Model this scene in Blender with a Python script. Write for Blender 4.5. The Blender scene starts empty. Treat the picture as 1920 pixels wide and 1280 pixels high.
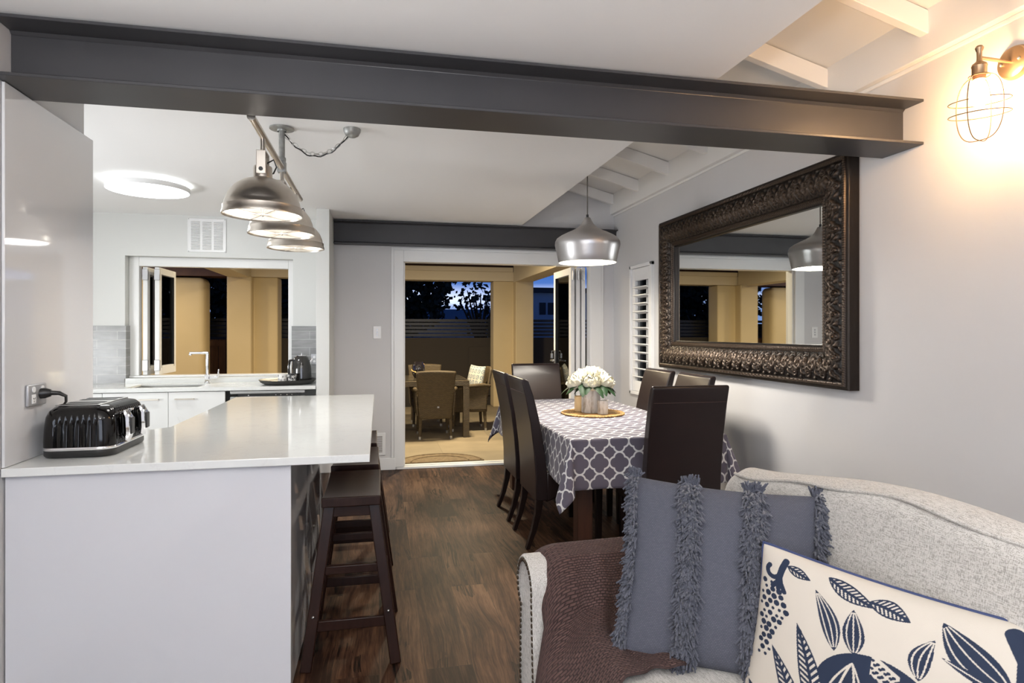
import bpy, bmesh, math, random
import numpy as np
from mathutils import Vector, Matrix
random.seed(7); RNG = np.random.default_rng(11)
PI = math.pi
SC = bpy.context.scene
COL = SC.collection

# ------------------------------------------------------------------ camera
cam = bpy.data.cameras.new('camera'); camo = bpy.data.objects.new('camera', cam); COL.objects.link(camo)
cam.sensor_width = 36.0; cam.lens = 1164 / 1920 * 36.0; cam.shift_y = -18 / 1920
cam.clip_start = 0.02; cam.clip_end = 200
camo.location = (0, 0, 1.35); camo.rotation_euler = (PI / 2, 0, -math.atan2(249, 1164))
SC.camera = camo

# ------------------------------------------------------------------ view + world (dusk sky)
SC.view_settings.view_transform = 'Standard'; SC.view_settings.look = 'None'
SC.view_settings.gamma = 1.0; SC.view_settings.use_curve_mapping = False
SC.view_settings.exposure = 0.7
w = bpy.data.worlds.new('dusk_sky'); SC.world = w; w.use_nodes = True
nt = w.node_tree; nt.nodes.clear()
def wn(t, **k):
    n = nt.nodes.new(t)
    for a, b in k.items(): setattr(n, a, b)
    return n
tc = wn('ShaderNodeTexCoord'); sep = wn('ShaderNodeSeparateXYZ'); nt.links.new(tc.outputs['Generated'], sep.inputs[0])
mp = wn('ShaderNodeMapping'); mp.inputs['Scale'].default_value = (3, 3, 22); nt.links.new(tc.outputs['Generated'], mp.inputs[0])
nz = wn('ShaderNodeTexNoise'); nz.inputs['Scale'].default_value = 1.6; nz.inputs['Detail'].default_value = 5; nt.links.new(mp.outputs[0], nz.inputs['Vector'])
ramp = wn('ShaderNodeValToRGB'); nt.links.new(sep.outputs['Z'], ramp.inputs[0])
e = ramp.color_ramp.elements; e[0].position = 0.0; e[0].color = (.22, .33, .62, 1); e[1].position = .6; e[1].color = (.004, .012, .05, 1)
m_ = ramp.color_ramp.elements.new(.10); m_.color = (.025, .11, .42, 1)
band = wn('ShaderNodeValToRGB'); nt.links.new(sep.outputs['Z'], band.inputs[0])
b = band.color_ramp.elements; b[0].position = .030; b[0].color = (0, 0, 0, 1); b[1].position = .050; b[1].color = (1, 1, 1, 1)
b2 = band.color_ramp.elements.new(.078); b2.color = (0, 0, 0, 1)
mul = wn('ShaderNodeMath', operation='MULTIPLY'); nt.links.new(band.outputs[0], mul.inputs[0])
cr = wn('ShaderNodeValToRGB'); nt.links.new(nz.outputs[0], cr.inputs[0]); cr.color_ramp.elements[0].position = .36; cr.color_ramp.elements[1].position = .56
nt.links.new(cr.outputs[0], mul.inputs[1])
mx = wn('ShaderNodeMix', data_type='RGBA'); nt.links.new(mul.outputs[0], mx.inputs[0]); nt.links.new(ramp.outputs[0], mx.inputs[6]); mx.inputs[7].default_value = (.75, .85, 1.1, 1)
bg = wn('ShaderNodeBackground'); nt.links.new(mx.outputs[2], bg.inputs[0]); bg.inputs[1].default_value = 0.8
wo = wn('ShaderNodeOutputWorld'); nt.links.new(bg.outputs[0], wo.inputs[0])

XK_ = -3.6
def lamp(name, kind, loc, energy, color=(1, 1, 1), size=.3, size_y=None, aim=None, spot=None, shape=None, spread=None):
    l = bpy.data.lights.new(name, kind); o = bpy.data.objects.new(name, l); COL.objects.link(o)
    o.location = loc; l.energy = energy; l.color = color
    if kind == 'AREA':
        l.size = size
        if size_y: l.shape = 'RECTANGLE'; l.size_y = size_y
        if shape: l.shape = shape
        if spread: l.spread = spread
    elif kind in ('POINT', 'SPOT'):
        l.shadow_soft_size = size
    if kind == 'SPOT': l.spot_size = spot or 2.0; l.spot_blend = .6
    if aim is not None:
        d = Vector(aim) - Vector(loc); o.rotation_euler = d.to_track_quat('-Z', 'Y').to_euler()
    return o
# daylight left in the sky through the big living-room window behind the camera
lamp('living_window_daylight', 'AREA', (-.3, -3.35, 1.35), 48, (.84, .90, 1.0), 3.0, 1.9, aim=(-.3, 0, 1.3))
# unseen fill lights added under the living-room ceiling for ambient light
lamp('living_ceiling_fill', 'AREA', (-.3, -1.2, 2.38), 22, (1, .97, .93), .5, .5)
lamp('living_ceiling_fill', 'AREA', (.95, .3, 2.38), 6, (1, .97, .93), .4, .4)
lamp('living_uplight_fill', 'AREA', (-.8, -.5, 1.15), 72, (1, .985, .97), .4, .4, aim=(-.8, -.5, 3))  # out-of-view uplight, added to brighten the ceilings
lamp('kitchen_side_fill', 'AREA', (XK_ + .02, 3.58, 1.3), 66, (.95, .97, 1.0), 1.3, 1.3, aim=(0, 3.7, 2.6))  # fill light added out of view, no window here; tilted up at the ceiling
# warm patio downlights
lamp('side_path_downlight', 'AREA', (-3.7, 9.6, 2.5), 30, (1, .83, .56), .25, .25)
lamp('patio_downlight', 'AREA', (-.9, 8.2, 2.60), 50, (1, .83, .56), .25, .25)
lamp('patio_downlight', 'AREA', (1.0, 7.9, 2.60), 84, (1, .83, .56), .25, .25)

# ------------------------------------------------------------------ materials
MATS = {}
def nmat(name):
    m = bpy.data.materials.new(name); m.use_nodes = True
    t = m.node_tree; t.nodes.clear()
    o = t.nodes.new('ShaderNodeOutputMaterial'); p = t.nodes.new('ShaderNodeBsdfPrincipled')
    t.links.new(p.outputs[0], o.inputs[0]); MATS[name] = m
    return m, t, p
def L(t, a, b): t.links.new(a, b)
def nd(t, typ, **k):
    n = t.nodes.new(typ)
    for a, b in k.items(): setattr(n, a, b)
    return n
def ramp_(t, src, stops):
    r = nd(t, 'ShaderNodeValToRGB'); els = r.color_ramp.elements
    while len(els) > 1: els.remove(els[-1])
    els[0].position = stops[0][0]; els[0].color = (*stops[0][1], 1)
    for p, c in stops[1:]:
        x = els.new(p); x.color = (*c, 1)
    L(t, src, r.inputs[0]); return r
def coords(t, kind='Object', scale=(1, 1, 1), rot=(0, 0, 0)):
    c = nd(t, 'ShaderNodeTexCoord'); m = nd(t, 'ShaderNodeMapping'); m.inputs['Scale'].default_value = scale; m.inputs['Rotation'].default_value = rot
    L(t, c.outputs[kind], m.inputs[0]); return m.outputs[0]
def noise(t, vec, scale, detail=3, rough=.5):
    n = nd(t, 'ShaderNodeTexNoise'); n.inputs['Scale'].default_value = scale; n.inputs['Detail'].default_value = detail; n.inputs['Roughness'].default_value = rough
    L(t, vec, n.inputs['Vector']); return n.outputs[0]
def bump(t, p, h, strength=.2, dist=.002):
    b = nd(t, 'ShaderNodeBump'); b.inputs['Strength'].default_value = strength; b.inputs['Distance'].default_value = dist
    L(t, h, b.inputs['Height']); L(t, b.outputs[0], p.inputs['Normal'])
def M(name, col, rough=.5, metal=0., var=None, bmp=None, coat=0., scale=(1, 1, 1), emit=None, sheen=0., spec=None, alpha=None, trans=None, uv='Object'):
    """plain procedural material: var=(colour2, noise scale), bmp=(noise scale, strength, distance)"""
    m, t, p = nmat(name)
    p.inputs['Base Color'].default_value = (*col, 1); p.inputs['Roughness'].default_value = rough; p.inputs['Metallic'].default_value = metal
    if coat: p.inputs['Coat Weight'].default_value = coat; p.inputs['Coat Roughness'].default_value = .04
    if sheen: p.inputs['Sheen Weight'].default_value = sheen
    if spec is not None: p.inputs['Specular IOR Level'].default_value = spec
    if emit: p.inputs['Emission Color'].default_value = (*emit[0], 1); p.inputs['Emission Strength'].default_value = emit[1]
    if trans: p.inputs['Transmission Weight'].default_value = trans
    if var or bmp: v = coords(t, uv, scale)
    if var:
        r = ramp_(t, noise(t, v, var[1], 4), [(.3, col), (.7, var[0])]); L(t, r.outputs[0], p.inputs['Base Color'])
    if bmp: bump(t, p, noise(t, v, bmp[0], 3), bmp[1], bmp[2] if len(bmp) > 2 else .002)
    return m

M('wall_grey', (.635, .63, .635), .55, var=((.615, .61, .615), 1.2), bmp=(160, .05, .001))
M('wall_white', (.67, .675, .655), .5, bmp=(160, .04, .001))
M('ceiling_white', (.85, .845, .84), .6, bmp=(120, .04, .001))
M('rafter_white', (.80, .79, .77), .5, bmp=(60, .05, .001))
M('trim_white', (.82, .82, .82), .3)
M('alu_white', (.80, .80, .79), .28)
M('gloss_white', (.63, .635, .665), .06, coat=.4)
M('gloss_panel', (.68, .68, .69), .05, coat=.6)
M('cab_white', (.74, .75, .74), .25)
M('beam_paint', (.038, .0375, .041), .42, bmp=(240, .12, .0012), var=((.047, .046, .050), 3))
M('steel_brushed', (.42, .40, .37), .33, 1., bmp=(90, .06, .001), var=((.50, .46, .42), 9))
M('nickel_aged', (.56, .51, .45), .30, 1., var=((.66, .61, .54), 7), bmp=(60, .05, .001))
M('galvanised', (.45, .46, .45), .5, .9, var=((.30, .30, .29), 40))
M('chrome', (.82, .82, .84), .07, 1.)
M('satin_steel', (.55, .55, .54), .3, 1.)
M('pendant_silver', (.50, .49, .49), .36, .85, bmp=(220, .04, .0006))
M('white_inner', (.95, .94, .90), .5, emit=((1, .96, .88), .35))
M('bronze_lamp', (.42, .29, .18), .38, .9)
M('wire_bronze', (.10, .055, .03), .5, .7)
M('plastic_black', (.012, .012, .012), .35)
M('plastic_white', (.82, .82, .82), .3)
M('black_gloss', (.0035, .003, .003), .07, spec=.38)
M('kettle_black', (.022, .020, .018), .12, coat=.5)
M('dark_slot', (.01, .01, .01), .7)
M('grey_plate', (.46, .46, .47), .38, .6)
M('tray_black', (.028, .027, .024), .45, bmp=(30, .25, .003))
M('stool_wood', (.014, .0048, .003), .32, var=((.024, .0095, .006), 6), scale=(8, 8, 1.2), bmp=(14, .08, .001), spec=.3)
M('table_wood', (.030, .012, .007), .35, var=((.055, .022, .012), 5), scale=(9, 9, 1))
M('leg_wood', (.010, .0045, .0035), .32, spec=.3)
M('leather', (.0125, .0068, .0068), .34, var=((.0165, .009, .0088), 5), bmp=(260, .12, .0012), spec=.42)
M('seam_thread', (.04, .02, .02), .6)
M('piping_navy', (.03, .045, .12), .8)
M('grey_cushion', (.10, .115, .155), .9, var=((.125, .135, .17), 60), bmp=(900, .5, .002), sheen=.3)
M('fringe_grey', (.055, .060, .083), .9, sheen=.2, var=((.080, .084, .110), 40))
M('gold_mat', (.50, .30, .11), .65, var=((.36, .20, .06), 60), bmp=(200, .5, .003))
M('petal', (.66, .62, .46), .6, var=((.74, .72, .61), 9), spec=.2)
M('petal_heart', (.80, .66, .26), .6)
M('flower_leaf', (.007, .026, .009), .55, var=((.016, .044, .014), 25), spec=.2)
M('flower_stem', (.05, .10, .03), .6)
M('wax_cream', (.85, .62, .32), .5)
M('brass_nail', (.10, .075, .055), .35, .9)
M('render_ochre', (.60, .475, .27), .85, bmp=(90, .15, .003), var=((.57, .45, .25), 2))
M('patio_cream', (.66, .56, .38), .7)
M('patio_timber', (.06, .022, .009), .6, scale=(1, 14, 1), var=((.10, .036, .014), 5))
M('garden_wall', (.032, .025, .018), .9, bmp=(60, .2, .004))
M('fence_metal', (.016, .016, .018), .32, .5)
M('gate_wood', (.12, .055, .028), .7, scale=(10, 10, .8), var=((.07, .03, .015), 4))
M('wicker_frame', (.16, .105, .045), .6)
M('glass_top', (.05, .042, .03), .12)
M('lantern_glass', (.012, .010, .012), .12, coat=.5)
M('lantern_spot', (.7, .42, .12), .4, emit=((1, .6, .2), .6))
M('coir', (.16, .11, .06), .95, bmp=(300, .6, .006), var=((.24, .18, .10), 30))
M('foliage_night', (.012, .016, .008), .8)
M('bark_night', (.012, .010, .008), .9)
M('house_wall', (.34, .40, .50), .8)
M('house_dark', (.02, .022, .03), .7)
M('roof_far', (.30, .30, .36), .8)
M('patio_soil', (.05, .045, .035), .95)
M('sock_white', (.7, .7, .68), .5)
M('lamp_chain', (.62, .62, .60), .35, .9)
M('cord_grey', (.10, .085, .07), .6)
M('bulb_off', (.9, .9, .88), .3)
M('diffuser_lit', (.95, .96, .95), .4, emit=((.97, 1.0, .98), 3.0))
M('pendant_bulb', (1, 1, 1), .4, emit=((1, .88, .70), 40.0))
M('shade_diffuser', (.9, .9, .9), .4, emit=((1, .98, .95), 3.2))
M('sconce_bulb', (1, .9, .7), .3, emit=((1, .60, .28), 250.0))

def wood_floor():
    m, t, p = nmat('floor_wood')
    c = nd(t, 'ShaderNodeTexCoord'); s = nd(t, 'ShaderNodeSeparateXYZ'); L(t, c.outputs['Object'], s.inputs[0])
    cb = nd(t, 'ShaderNodeCombineXYZ'); L(t, s.outputs['Y'], cb.inputs['X']); L(t, s.outputs['X'], cb.inputs['Y'])
    br = nd(t, 'ShaderNodeTexBrick'); L(t, cb.outputs[0], br.inputs['Vector']); br.offset = .37; br.offset_frequency = 2
    br.inputs['Scale'].default_value = 1; br.inputs['Brick Width'].default_value = 1.25; br.inputs['Row Height'].default_value = .185
    br.inputs['Mortar Size'].default_value = .0012; br.inputs['Mortar Smooth'].default_value = .2; br.inputs['Bias'].default_value = 0
    br.inputs['Color1'].default_value = (0, 0, 0, 1); br.inputs['Color2'].default_value = (1, 1, 1, 1); br.inputs['Mortar'].default_value = (.5, .5, .5, 1)
    sh = nd(t, 'ShaderNodeVectorMath', operation='MULTIPLY_ADD')          # shift the grain per plank
    L(t, br.outputs[0], sh.inputs[0]); sh.inputs[1].default_value = (3.7, 9.1, 5.3); L(t, c.outputs['Object'], sh.inputs[2])
    def mapped(sc):
        q = nd(t, 'ShaderNodeMapping'); L(t, sh.outputs[0], q.inputs[0]); q.inputs['Scale'].default_value = sc; return q.outputs[0]
    def mad(a, k, b_):
        q = nd(t, 'ShaderNodeMath', operation='MULTIPLY_ADD'); L(t, a, q.inputs[0]); q.inputs[1].default_value = k
        if isinstance(b_, float): q.inputs[2].default_value = b_
        else: L(t, b_, q.inputs[2])
        return q.outputs[0]
    def mulc(a, b_, f=1.0):
        q = nd(t, 'ShaderNodeMix', data_type='RGBA', blend_type='MULTIPLY'); q.inputs[0].default_value = f; L(t, a, q.inputs[6]); L(t, b_, q.inputs[7]); return q.outputs[2]
    warp = nd(t, 'ShaderNodeTexNoise'); warp.inputs['Scale'].default_value = 2.2; warp.inputs['Detail'].default_value = 2; L(t, mapped((1, .45, 1)), warp.inputs['Vector'])
    wv = nd(t, 'ShaderNodeVectorMath', operation='MULTIPLY_ADD'); L(t, warp.outputs['Color'], wv.inputs[0]); wv.inputs[1].default_value = (.16, 0, 0); L(t, sh.outputs[0], wv.inputs[2])
    def warped(sc):
        q = nd(t, 'ShaderNodeMapping'); L(t, wv.outputs[0], q.inputs[0]); q.inputs['Scale'].default_value = sc; return q.outputs[0]
    g1 = noise(t, warped((1, .045, 1)), 46, 8, .68); g2 = noise(t, warped((1, .06, 1)), 190, 3, .6); g3 = noise(t, mapped((1, .38, 1)), 3.0, 4, .55)
    v = mad(g1, .50, mad(g2, .22, mad(g3, .62, -.17)))
    r = ramp_(t, v, [(.40, (.015, .0062, .004)), (.47, (.044, .0205, .0118)), (.54, (.080, .041, .0235)), (.64, (.142, .080, .047))])
    pt = ramp_(t, br.outputs[0], [(0, (.78, .76, .75)), (1, (1.15, 1.12, 1.08))])
    col = mulc(r.outputs[0], pt.outputs[0])
    ck = noise(t, warped((1, .035, 1)), 13, 5, .6); sb = nd(t, 'ShaderNodeMath', operation='SUBTRACT'); L(t, ck, sb.inputs[0]); sb.inputs[1].default_value = .5
    ab = nd(t, 'ShaderNodeMath', operation='ABSOLUTE'); L(t, sb.outputs[0], ab.inputs[0]); msk = noise(t, mapped((1, .5, 1)), 4.5, 3, .6)
    mk = ramp_(t, msk, [(.46, (1, 1, 1)), (.56, (0, 0, 0))]); ad = nd(t, 'ShaderNodeMath', operation='ADD'); L(t, ab.outputs[0], ad.inputs[0]); L(t, mk.outputs[0], ad.inputs[1])
    rk = ramp_(t, ad.outputs[0], [(.008, (.12, .10, .09)), (.026, (1, 1, 1))]); col = mulc(col, rk.outputs[0])
    vo = nd(t, 'ShaderNodeTexVoronoi'); vo.inputs['Scale'].default_value = 1.7; L(t, warped((2.4, 1.1, 1)), vo.inputs['Vector'])
    kr = ramp_(t, vo.outputs['Distance'], [(.012, (.16, .13, .12)), (.05, (.6, .56, .54)), (.12, (1, 1, 1))]); col = mulc(col, kr.outputs[0], .85)
    mo = nd(t, 'ShaderNodeMix', data_type='RGBA'); L(t, br.outputs['Fac'], mo.inputs[0]); L(t, col, mo.inputs[6]); mo.inputs[7].default_value = (.020, .013, .010, 1)
    L(t, mo.outputs[2], p.inputs['Base Color']); p.inputs['Roughness'].default_value = .5; p.inputs['Specular IOR Level'].default_value = .10
    bump(t, p, v, .15, .002)
wood_floor()

def patio_floor():
    m, t, p = nmat('patio_floor')
    v = coords(t, 'Object'); br = nd(t, 'ShaderNodeTexBrick'); L(t, v, br.inputs['Vector']); br.offset = .5
    br.inputs['Scale'].default_value = 1; br.inputs['Brick Width'].default_value = 1.4; br.inputs['Row Height'].default_value = .7; br.inputs['Mortar Size'].default_value = .004
    br.inputs['Color1'].default_value = (.27, .215, .135, 1); br.inputs['Color2'].default_value = (.20, .165, .105, 1); br.inputs['Mortar'].default_value = (.2, .16, .10, 1)
    n = noise(t, v, 2.4, 5); r = ramp_(t, n, [(.3, (.82, .82, .82)), (.7, (1.1, 1.1, 1.1))])
    mm = nd(t, 'ShaderNodeMix', data_type='RGBA', blend_type='MULTIPLY'); mm.inputs[0].default_value = 1; L(t, br.outputs[0], mm.inputs[6]); L(t, r.outputs[0], mm.inputs[7])
    L(t, mm.outputs[2], p.inputs['Base Color']); p.inputs['Roughness'].default_value = .75
patio_floor()

def quartz():
    m, t, p = nmat('quartz')
    v = coords(t, 'Object', (1, 1, 1)); n = noise(t, v, 3.0, 9, .68)
    r = ramp_(t, n, [(.40, (.72, .735, .72)), (.487, (.72, .735, .72)), (.50, (.68, .69, .68)), (.513, (.72, .735, .72)), (.7, (.73, .74, .725))])
    L(t, r.outputs[0], p.inputs['Base Color']); p.inputs['Roughness'].default_value = .09; p.inputs['Coat Weight'].default_value = .2
quartz()

def tile():
    m, t, p = nmat('splash_tile')
    c = nd(t, 'ShaderNodeUVMap'); br = nd(t, 'ShaderNodeTexBrick'); L(t, c.outputs[0], br.inputs['Vector']); br.offset = .5
    br.inputs['Scale'].default_value = 1; br.inputs['Brick Width'].default_value = .33; br.inputs['Row Height'].default_value = .078; br.inputs['Mortar Size'].default_value = .003
    br.inputs['Color1'].default_value = (.235, .235, .232, 1); br.inputs['Color2'].default_value = (.285, .285, .28, 1); br.inputs['Mortar'].default_value = (.42, .42, .41, 1)
    mp = nd(t, 'ShaderNodeMapping'); mp.inputs['Scale'].default_value = (3, 14, 1); L(t, c.outputs[0], mp.inputs[0])
    n = noise(t, mp.outputs[0], 2.5, 4); r = ramp_(t, n, [(.3, (.82, .82, .82)), (.7, (1.1, 1.1, 1.1))])
    mm = nd(t, 'ShaderNodeMix', data_type='RGBA', blend_type='MULTIPLY'); mm.inputs[0].default_value = 1; L(t, br.outputs[0], mm.inputs[6]); L(t, r.outputs[0], mm.inputs[7])
    L(t, mm.outputs[2], p.inputs['Base Color']); p.inputs['Roughness'].default_value = .25
    iv = nd(t, 'ShaderNodeMath', operation='SUBTRACT'); iv.inputs[0].default_value = 1; L(t, br.outputs['Fac'], iv.inputs[1]); bump(t, p, iv.outputs[0], .4, .002)
tile()

def trellis():
    """white quatrefoil trellis on slate cloth, in unfolded cloth metres (UV)"""
    m, t, p = nmat('trellis_cloth')
    c = nd(t, 'ShaderNodeUVMap'); sc = nd(t, 'ShaderNodeVectorMath', operation='SCALE'); sc.inputs['Scale'].default_value = 1 / .118; L(t, c.outputs[0], sc.inputs[0])
    fr = nd(t, 'ShaderNodeVectorMath', operation='FRACTION'); L(t, sc.outputs[0], fr.inputs[0])
    sb = nd(t, 'ShaderNodeVectorMath', operation='SUBTRACT'); L(t, fr.outputs[0], sb.inputs[0]); sb.inputs[1].default_value = (.5, .5, 0)
    ab = nd(t, 'ShaderNodeVectorMath', operation='ABSOLUTE'); L(t, sb.outputs[0], ab.inputs[0])
    ds = []
    for q in ((.225, 0, 0), (0, .225, 0)):
        d = nd(t, 'ShaderNodeVectorMath', operation='DISTANCE'); L(t, ab.outputs[0], d.inputs[0]); d.inputs[1].default_value = q; ds.append(d.outputs['Value'])
    mn = nd(t, 'ShaderNodeMath', operation='MINIMUM'); L(t, ds[0], mn.inputs[0]); L(t, ds[1], mn.inputs[1])
    s1 = nd(t, 'ShaderNodeMath', operation='SUBTRACT'); L(t, mn.outputs[0], s1.inputs[0]); s1.inputs[1].default_value = .274
    a1 = nd(t, 'ShaderNodeMath', operation='ABSOLUTE'); L(t, s1.outputs[0], a1.inputs[0])
    r = ramp_(t, a1.outputs[0], [(.036, (.66, .66, .66)), (.047, (.105, .094, .128))])
    L(t, r.outputs[0], p.inputs['Base Color']); p.inputs['Roughness'].default_value = .75; p.inputs['Sheen Weight'].default_value = .15
    v = coords(t, 'Object'); bump(t, p, noise(t, v, 900, 2), .1, .0006)
trellis()

def weave(name, c1, c2, sx, sy, strength=.7, dist=.004, rough=.6, uv=False):
    m, t, p = nmat(name)
    if uv: c = nd(t, 'ShaderNodeUVMap').outputs[0]
    else: c = nd(t, 'ShaderNodeTexCoord').outputs['Object']
    if not uv:                                            # fold x and y together so vertical faces of any heading carry the weave
        s = nd(t, 'ShaderNodeSeparateXYZ'); L(t, c, s.inputs[0]); ad = nd(t, 'ShaderNodeMath', operation='ADD'); L(t, s.outputs['X'], ad.inputs[0]); L(t, s.outputs['Y'], ad.inputs[1])
        cb = nd(t, 'ShaderNodeCombineXYZ'); L(t, ad.outputs[0], cb.inputs['X']); L(t, s.outputs['Z'], cb.inputs['Y']); c = cb.outputs[0]
    br = nd(t, 'ShaderNodeTexBrick'); L(t, c, br.inputs['Vector']); br.offset = .5
    br.inputs['Scale'].default_value = 1; br.inputs['Brick Width'].default_value = sx; br.inputs['Row Height'].default_value = sy; br.inputs['Mortar Size'].default_value = min(sx, sy) * .22; br.inputs['Mortar Smooth'].default_value = 1.0
    br.inputs['Color1'].default_value = (*c1, 1); br.inputs['Color2'].default_value = (*c2, 1); br.inputs['Mortar'].default_value = tuple(x * (.55 if uv else .3) for x in c1) + (1,)
    L(t, br.outputs[0], p.inputs['Base Color']); p.inputs['Roughness'].default_value = rough
    iv = nd(t, 'ShaderNodeMath', operation='SUBTRACT'); iv.inputs[0].default_value = 1; L(t, br.outputs['Fac'], iv.inputs[1]); bump(t, p, iv.outputs[0], strength, dist)
weave('wicker', (.115, .080, .036), (.080, .055, .025), .034, .0125)
weave('knit', (.070, .036, .032), (.090, .048, .042), .0135, .0085, .9, .005, .9, uv=True)
weave('basket_cloth', (.092, .097, .126), (.077, .081, .107), .0065, .0042, .6, .0015, .9, uv=True)

def linen():
    m, t, p = nmat('linen')
    v = coords(t, 'Object', (1, 1, 1)); a = noise(t, coords(t, 'Object', (620, 620, 60)), 1, 2); b = noise(t, coords(t, 'Object', (700, 60, 700)), 1, 2)
    s = nd(t, 'ShaderNodeMath', operation='ADD'); L(t, a, s.inputs[0]); L(t, b, s.inputs[1])
    r = ramp_(t, s.outputs[0], [(.78, (.27, .253, .23)), (1.0, (.40, .38, .352)), (1.22, (.51, .49, .46))])
    L(t, r.outputs[0], p.inputs['Base Color']); p.inputs['Roughness'].default_value = .9; p.inputs['Sheen Weight'].default_value = .2
    bump(t, p, s.outputs[0], .35, .002)
linen()

def attr_mix(name, c0, c1, rough, attr='print', metal=0., bmp=None):
    m, t, p = nmat(name)
    a = nd(t, 'ShaderNodeAttribute', attribute_name=attr); mx = nd(t, 'ShaderNodeMix', data_type='RGBA')
    L(t, a.outputs['Fac'], mx.inputs[0]); mx.inputs[6].default_value = (*c0, 1); mx.inputs[7].default_value = (*c1, 1); L(t, mx.outputs[2], p.inputs['Base Color'])
    p.inputs['Roughness'].default_value = rough; p.inputs['Metallic'].default_value = metal
    if bmp: bump(t, p, noise(t, coords(t, 'Object'), bmp[0], 3), bmp[1], bmp[2])
attr_mix('botanical_print', (.50, .455, .395), (.0075, .016, .042), .85, bmp=(700, .3, .001))
attr_mix('carved_bronze', (.0055, .0042, .0038), (.125, .086, .060), .36, 'relief', .55, bmp=(150, .5, .002))  # gold-rubbed high parts; crevice shade and highlights also put into the colour
attr_mix('mug_flower', (.80, .79, .76), (.02, .02, .02), .3)
attr_mix('patio_pillow', (.50, .47, .40), (.10, .16, .20), .9)

def stone_pot():
    m, t, p = nmat('birch_stone')
    v = coords(t, 'Object', (22, 22, 4)); n = noise(t, v, 1.0, 6, .7)
    r = ramp_(t, n, [(.36, (.30, .25, .19)), (.47, (.62, .59, .54)), (.6, (.72, .71, .69)), (.75, (.50, .43, .35))])
    L(t, r.outputs[0], p.inputs['Base Color']); p.inputs['Roughness'].default_value = .6
stone_pot()
def glass(name, tint=(1, 1, 1), dark=0.):
    m = bpy.data.materials.new(name); m.use_nodes = True; t = m.node_tree; t.nodes.clear(); MATS[name] = m
    o = nd(t, 'ShaderNodeOutputMaterial'); tr = nd(t, 'ShaderNodeBsdfTransparent'); tr.inputs[0].default_value = (*tint, 1)
    g = nd(t, 'ShaderNodeBsdfGlossy'); g.inputs['Roughness'].default_value = .02
    fr = nd(t, 'ShaderNodeFresnel'); fr.inputs[0].default_value = 1.5; mx = nd(t, 'ShaderNodeMixShader')
    L(t, fr.outputs[0], mx.inputs[0]); L(t, tr.outputs[0], mx.inputs[1]); L(t, g.outputs[0], mx.inputs[2]); L(t, mx.outputs[0], o.inputs[0])
glass('pane_glass', (.86, .88, .88))
m, t, p = nmat('mirror_glass'); p.inputs['Base Color'].default_value = (.80, .82, .81, 1); p.inputs['Metallic'].default_value = 1; p.inputs['Roughness'].default_value = .012

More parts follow.
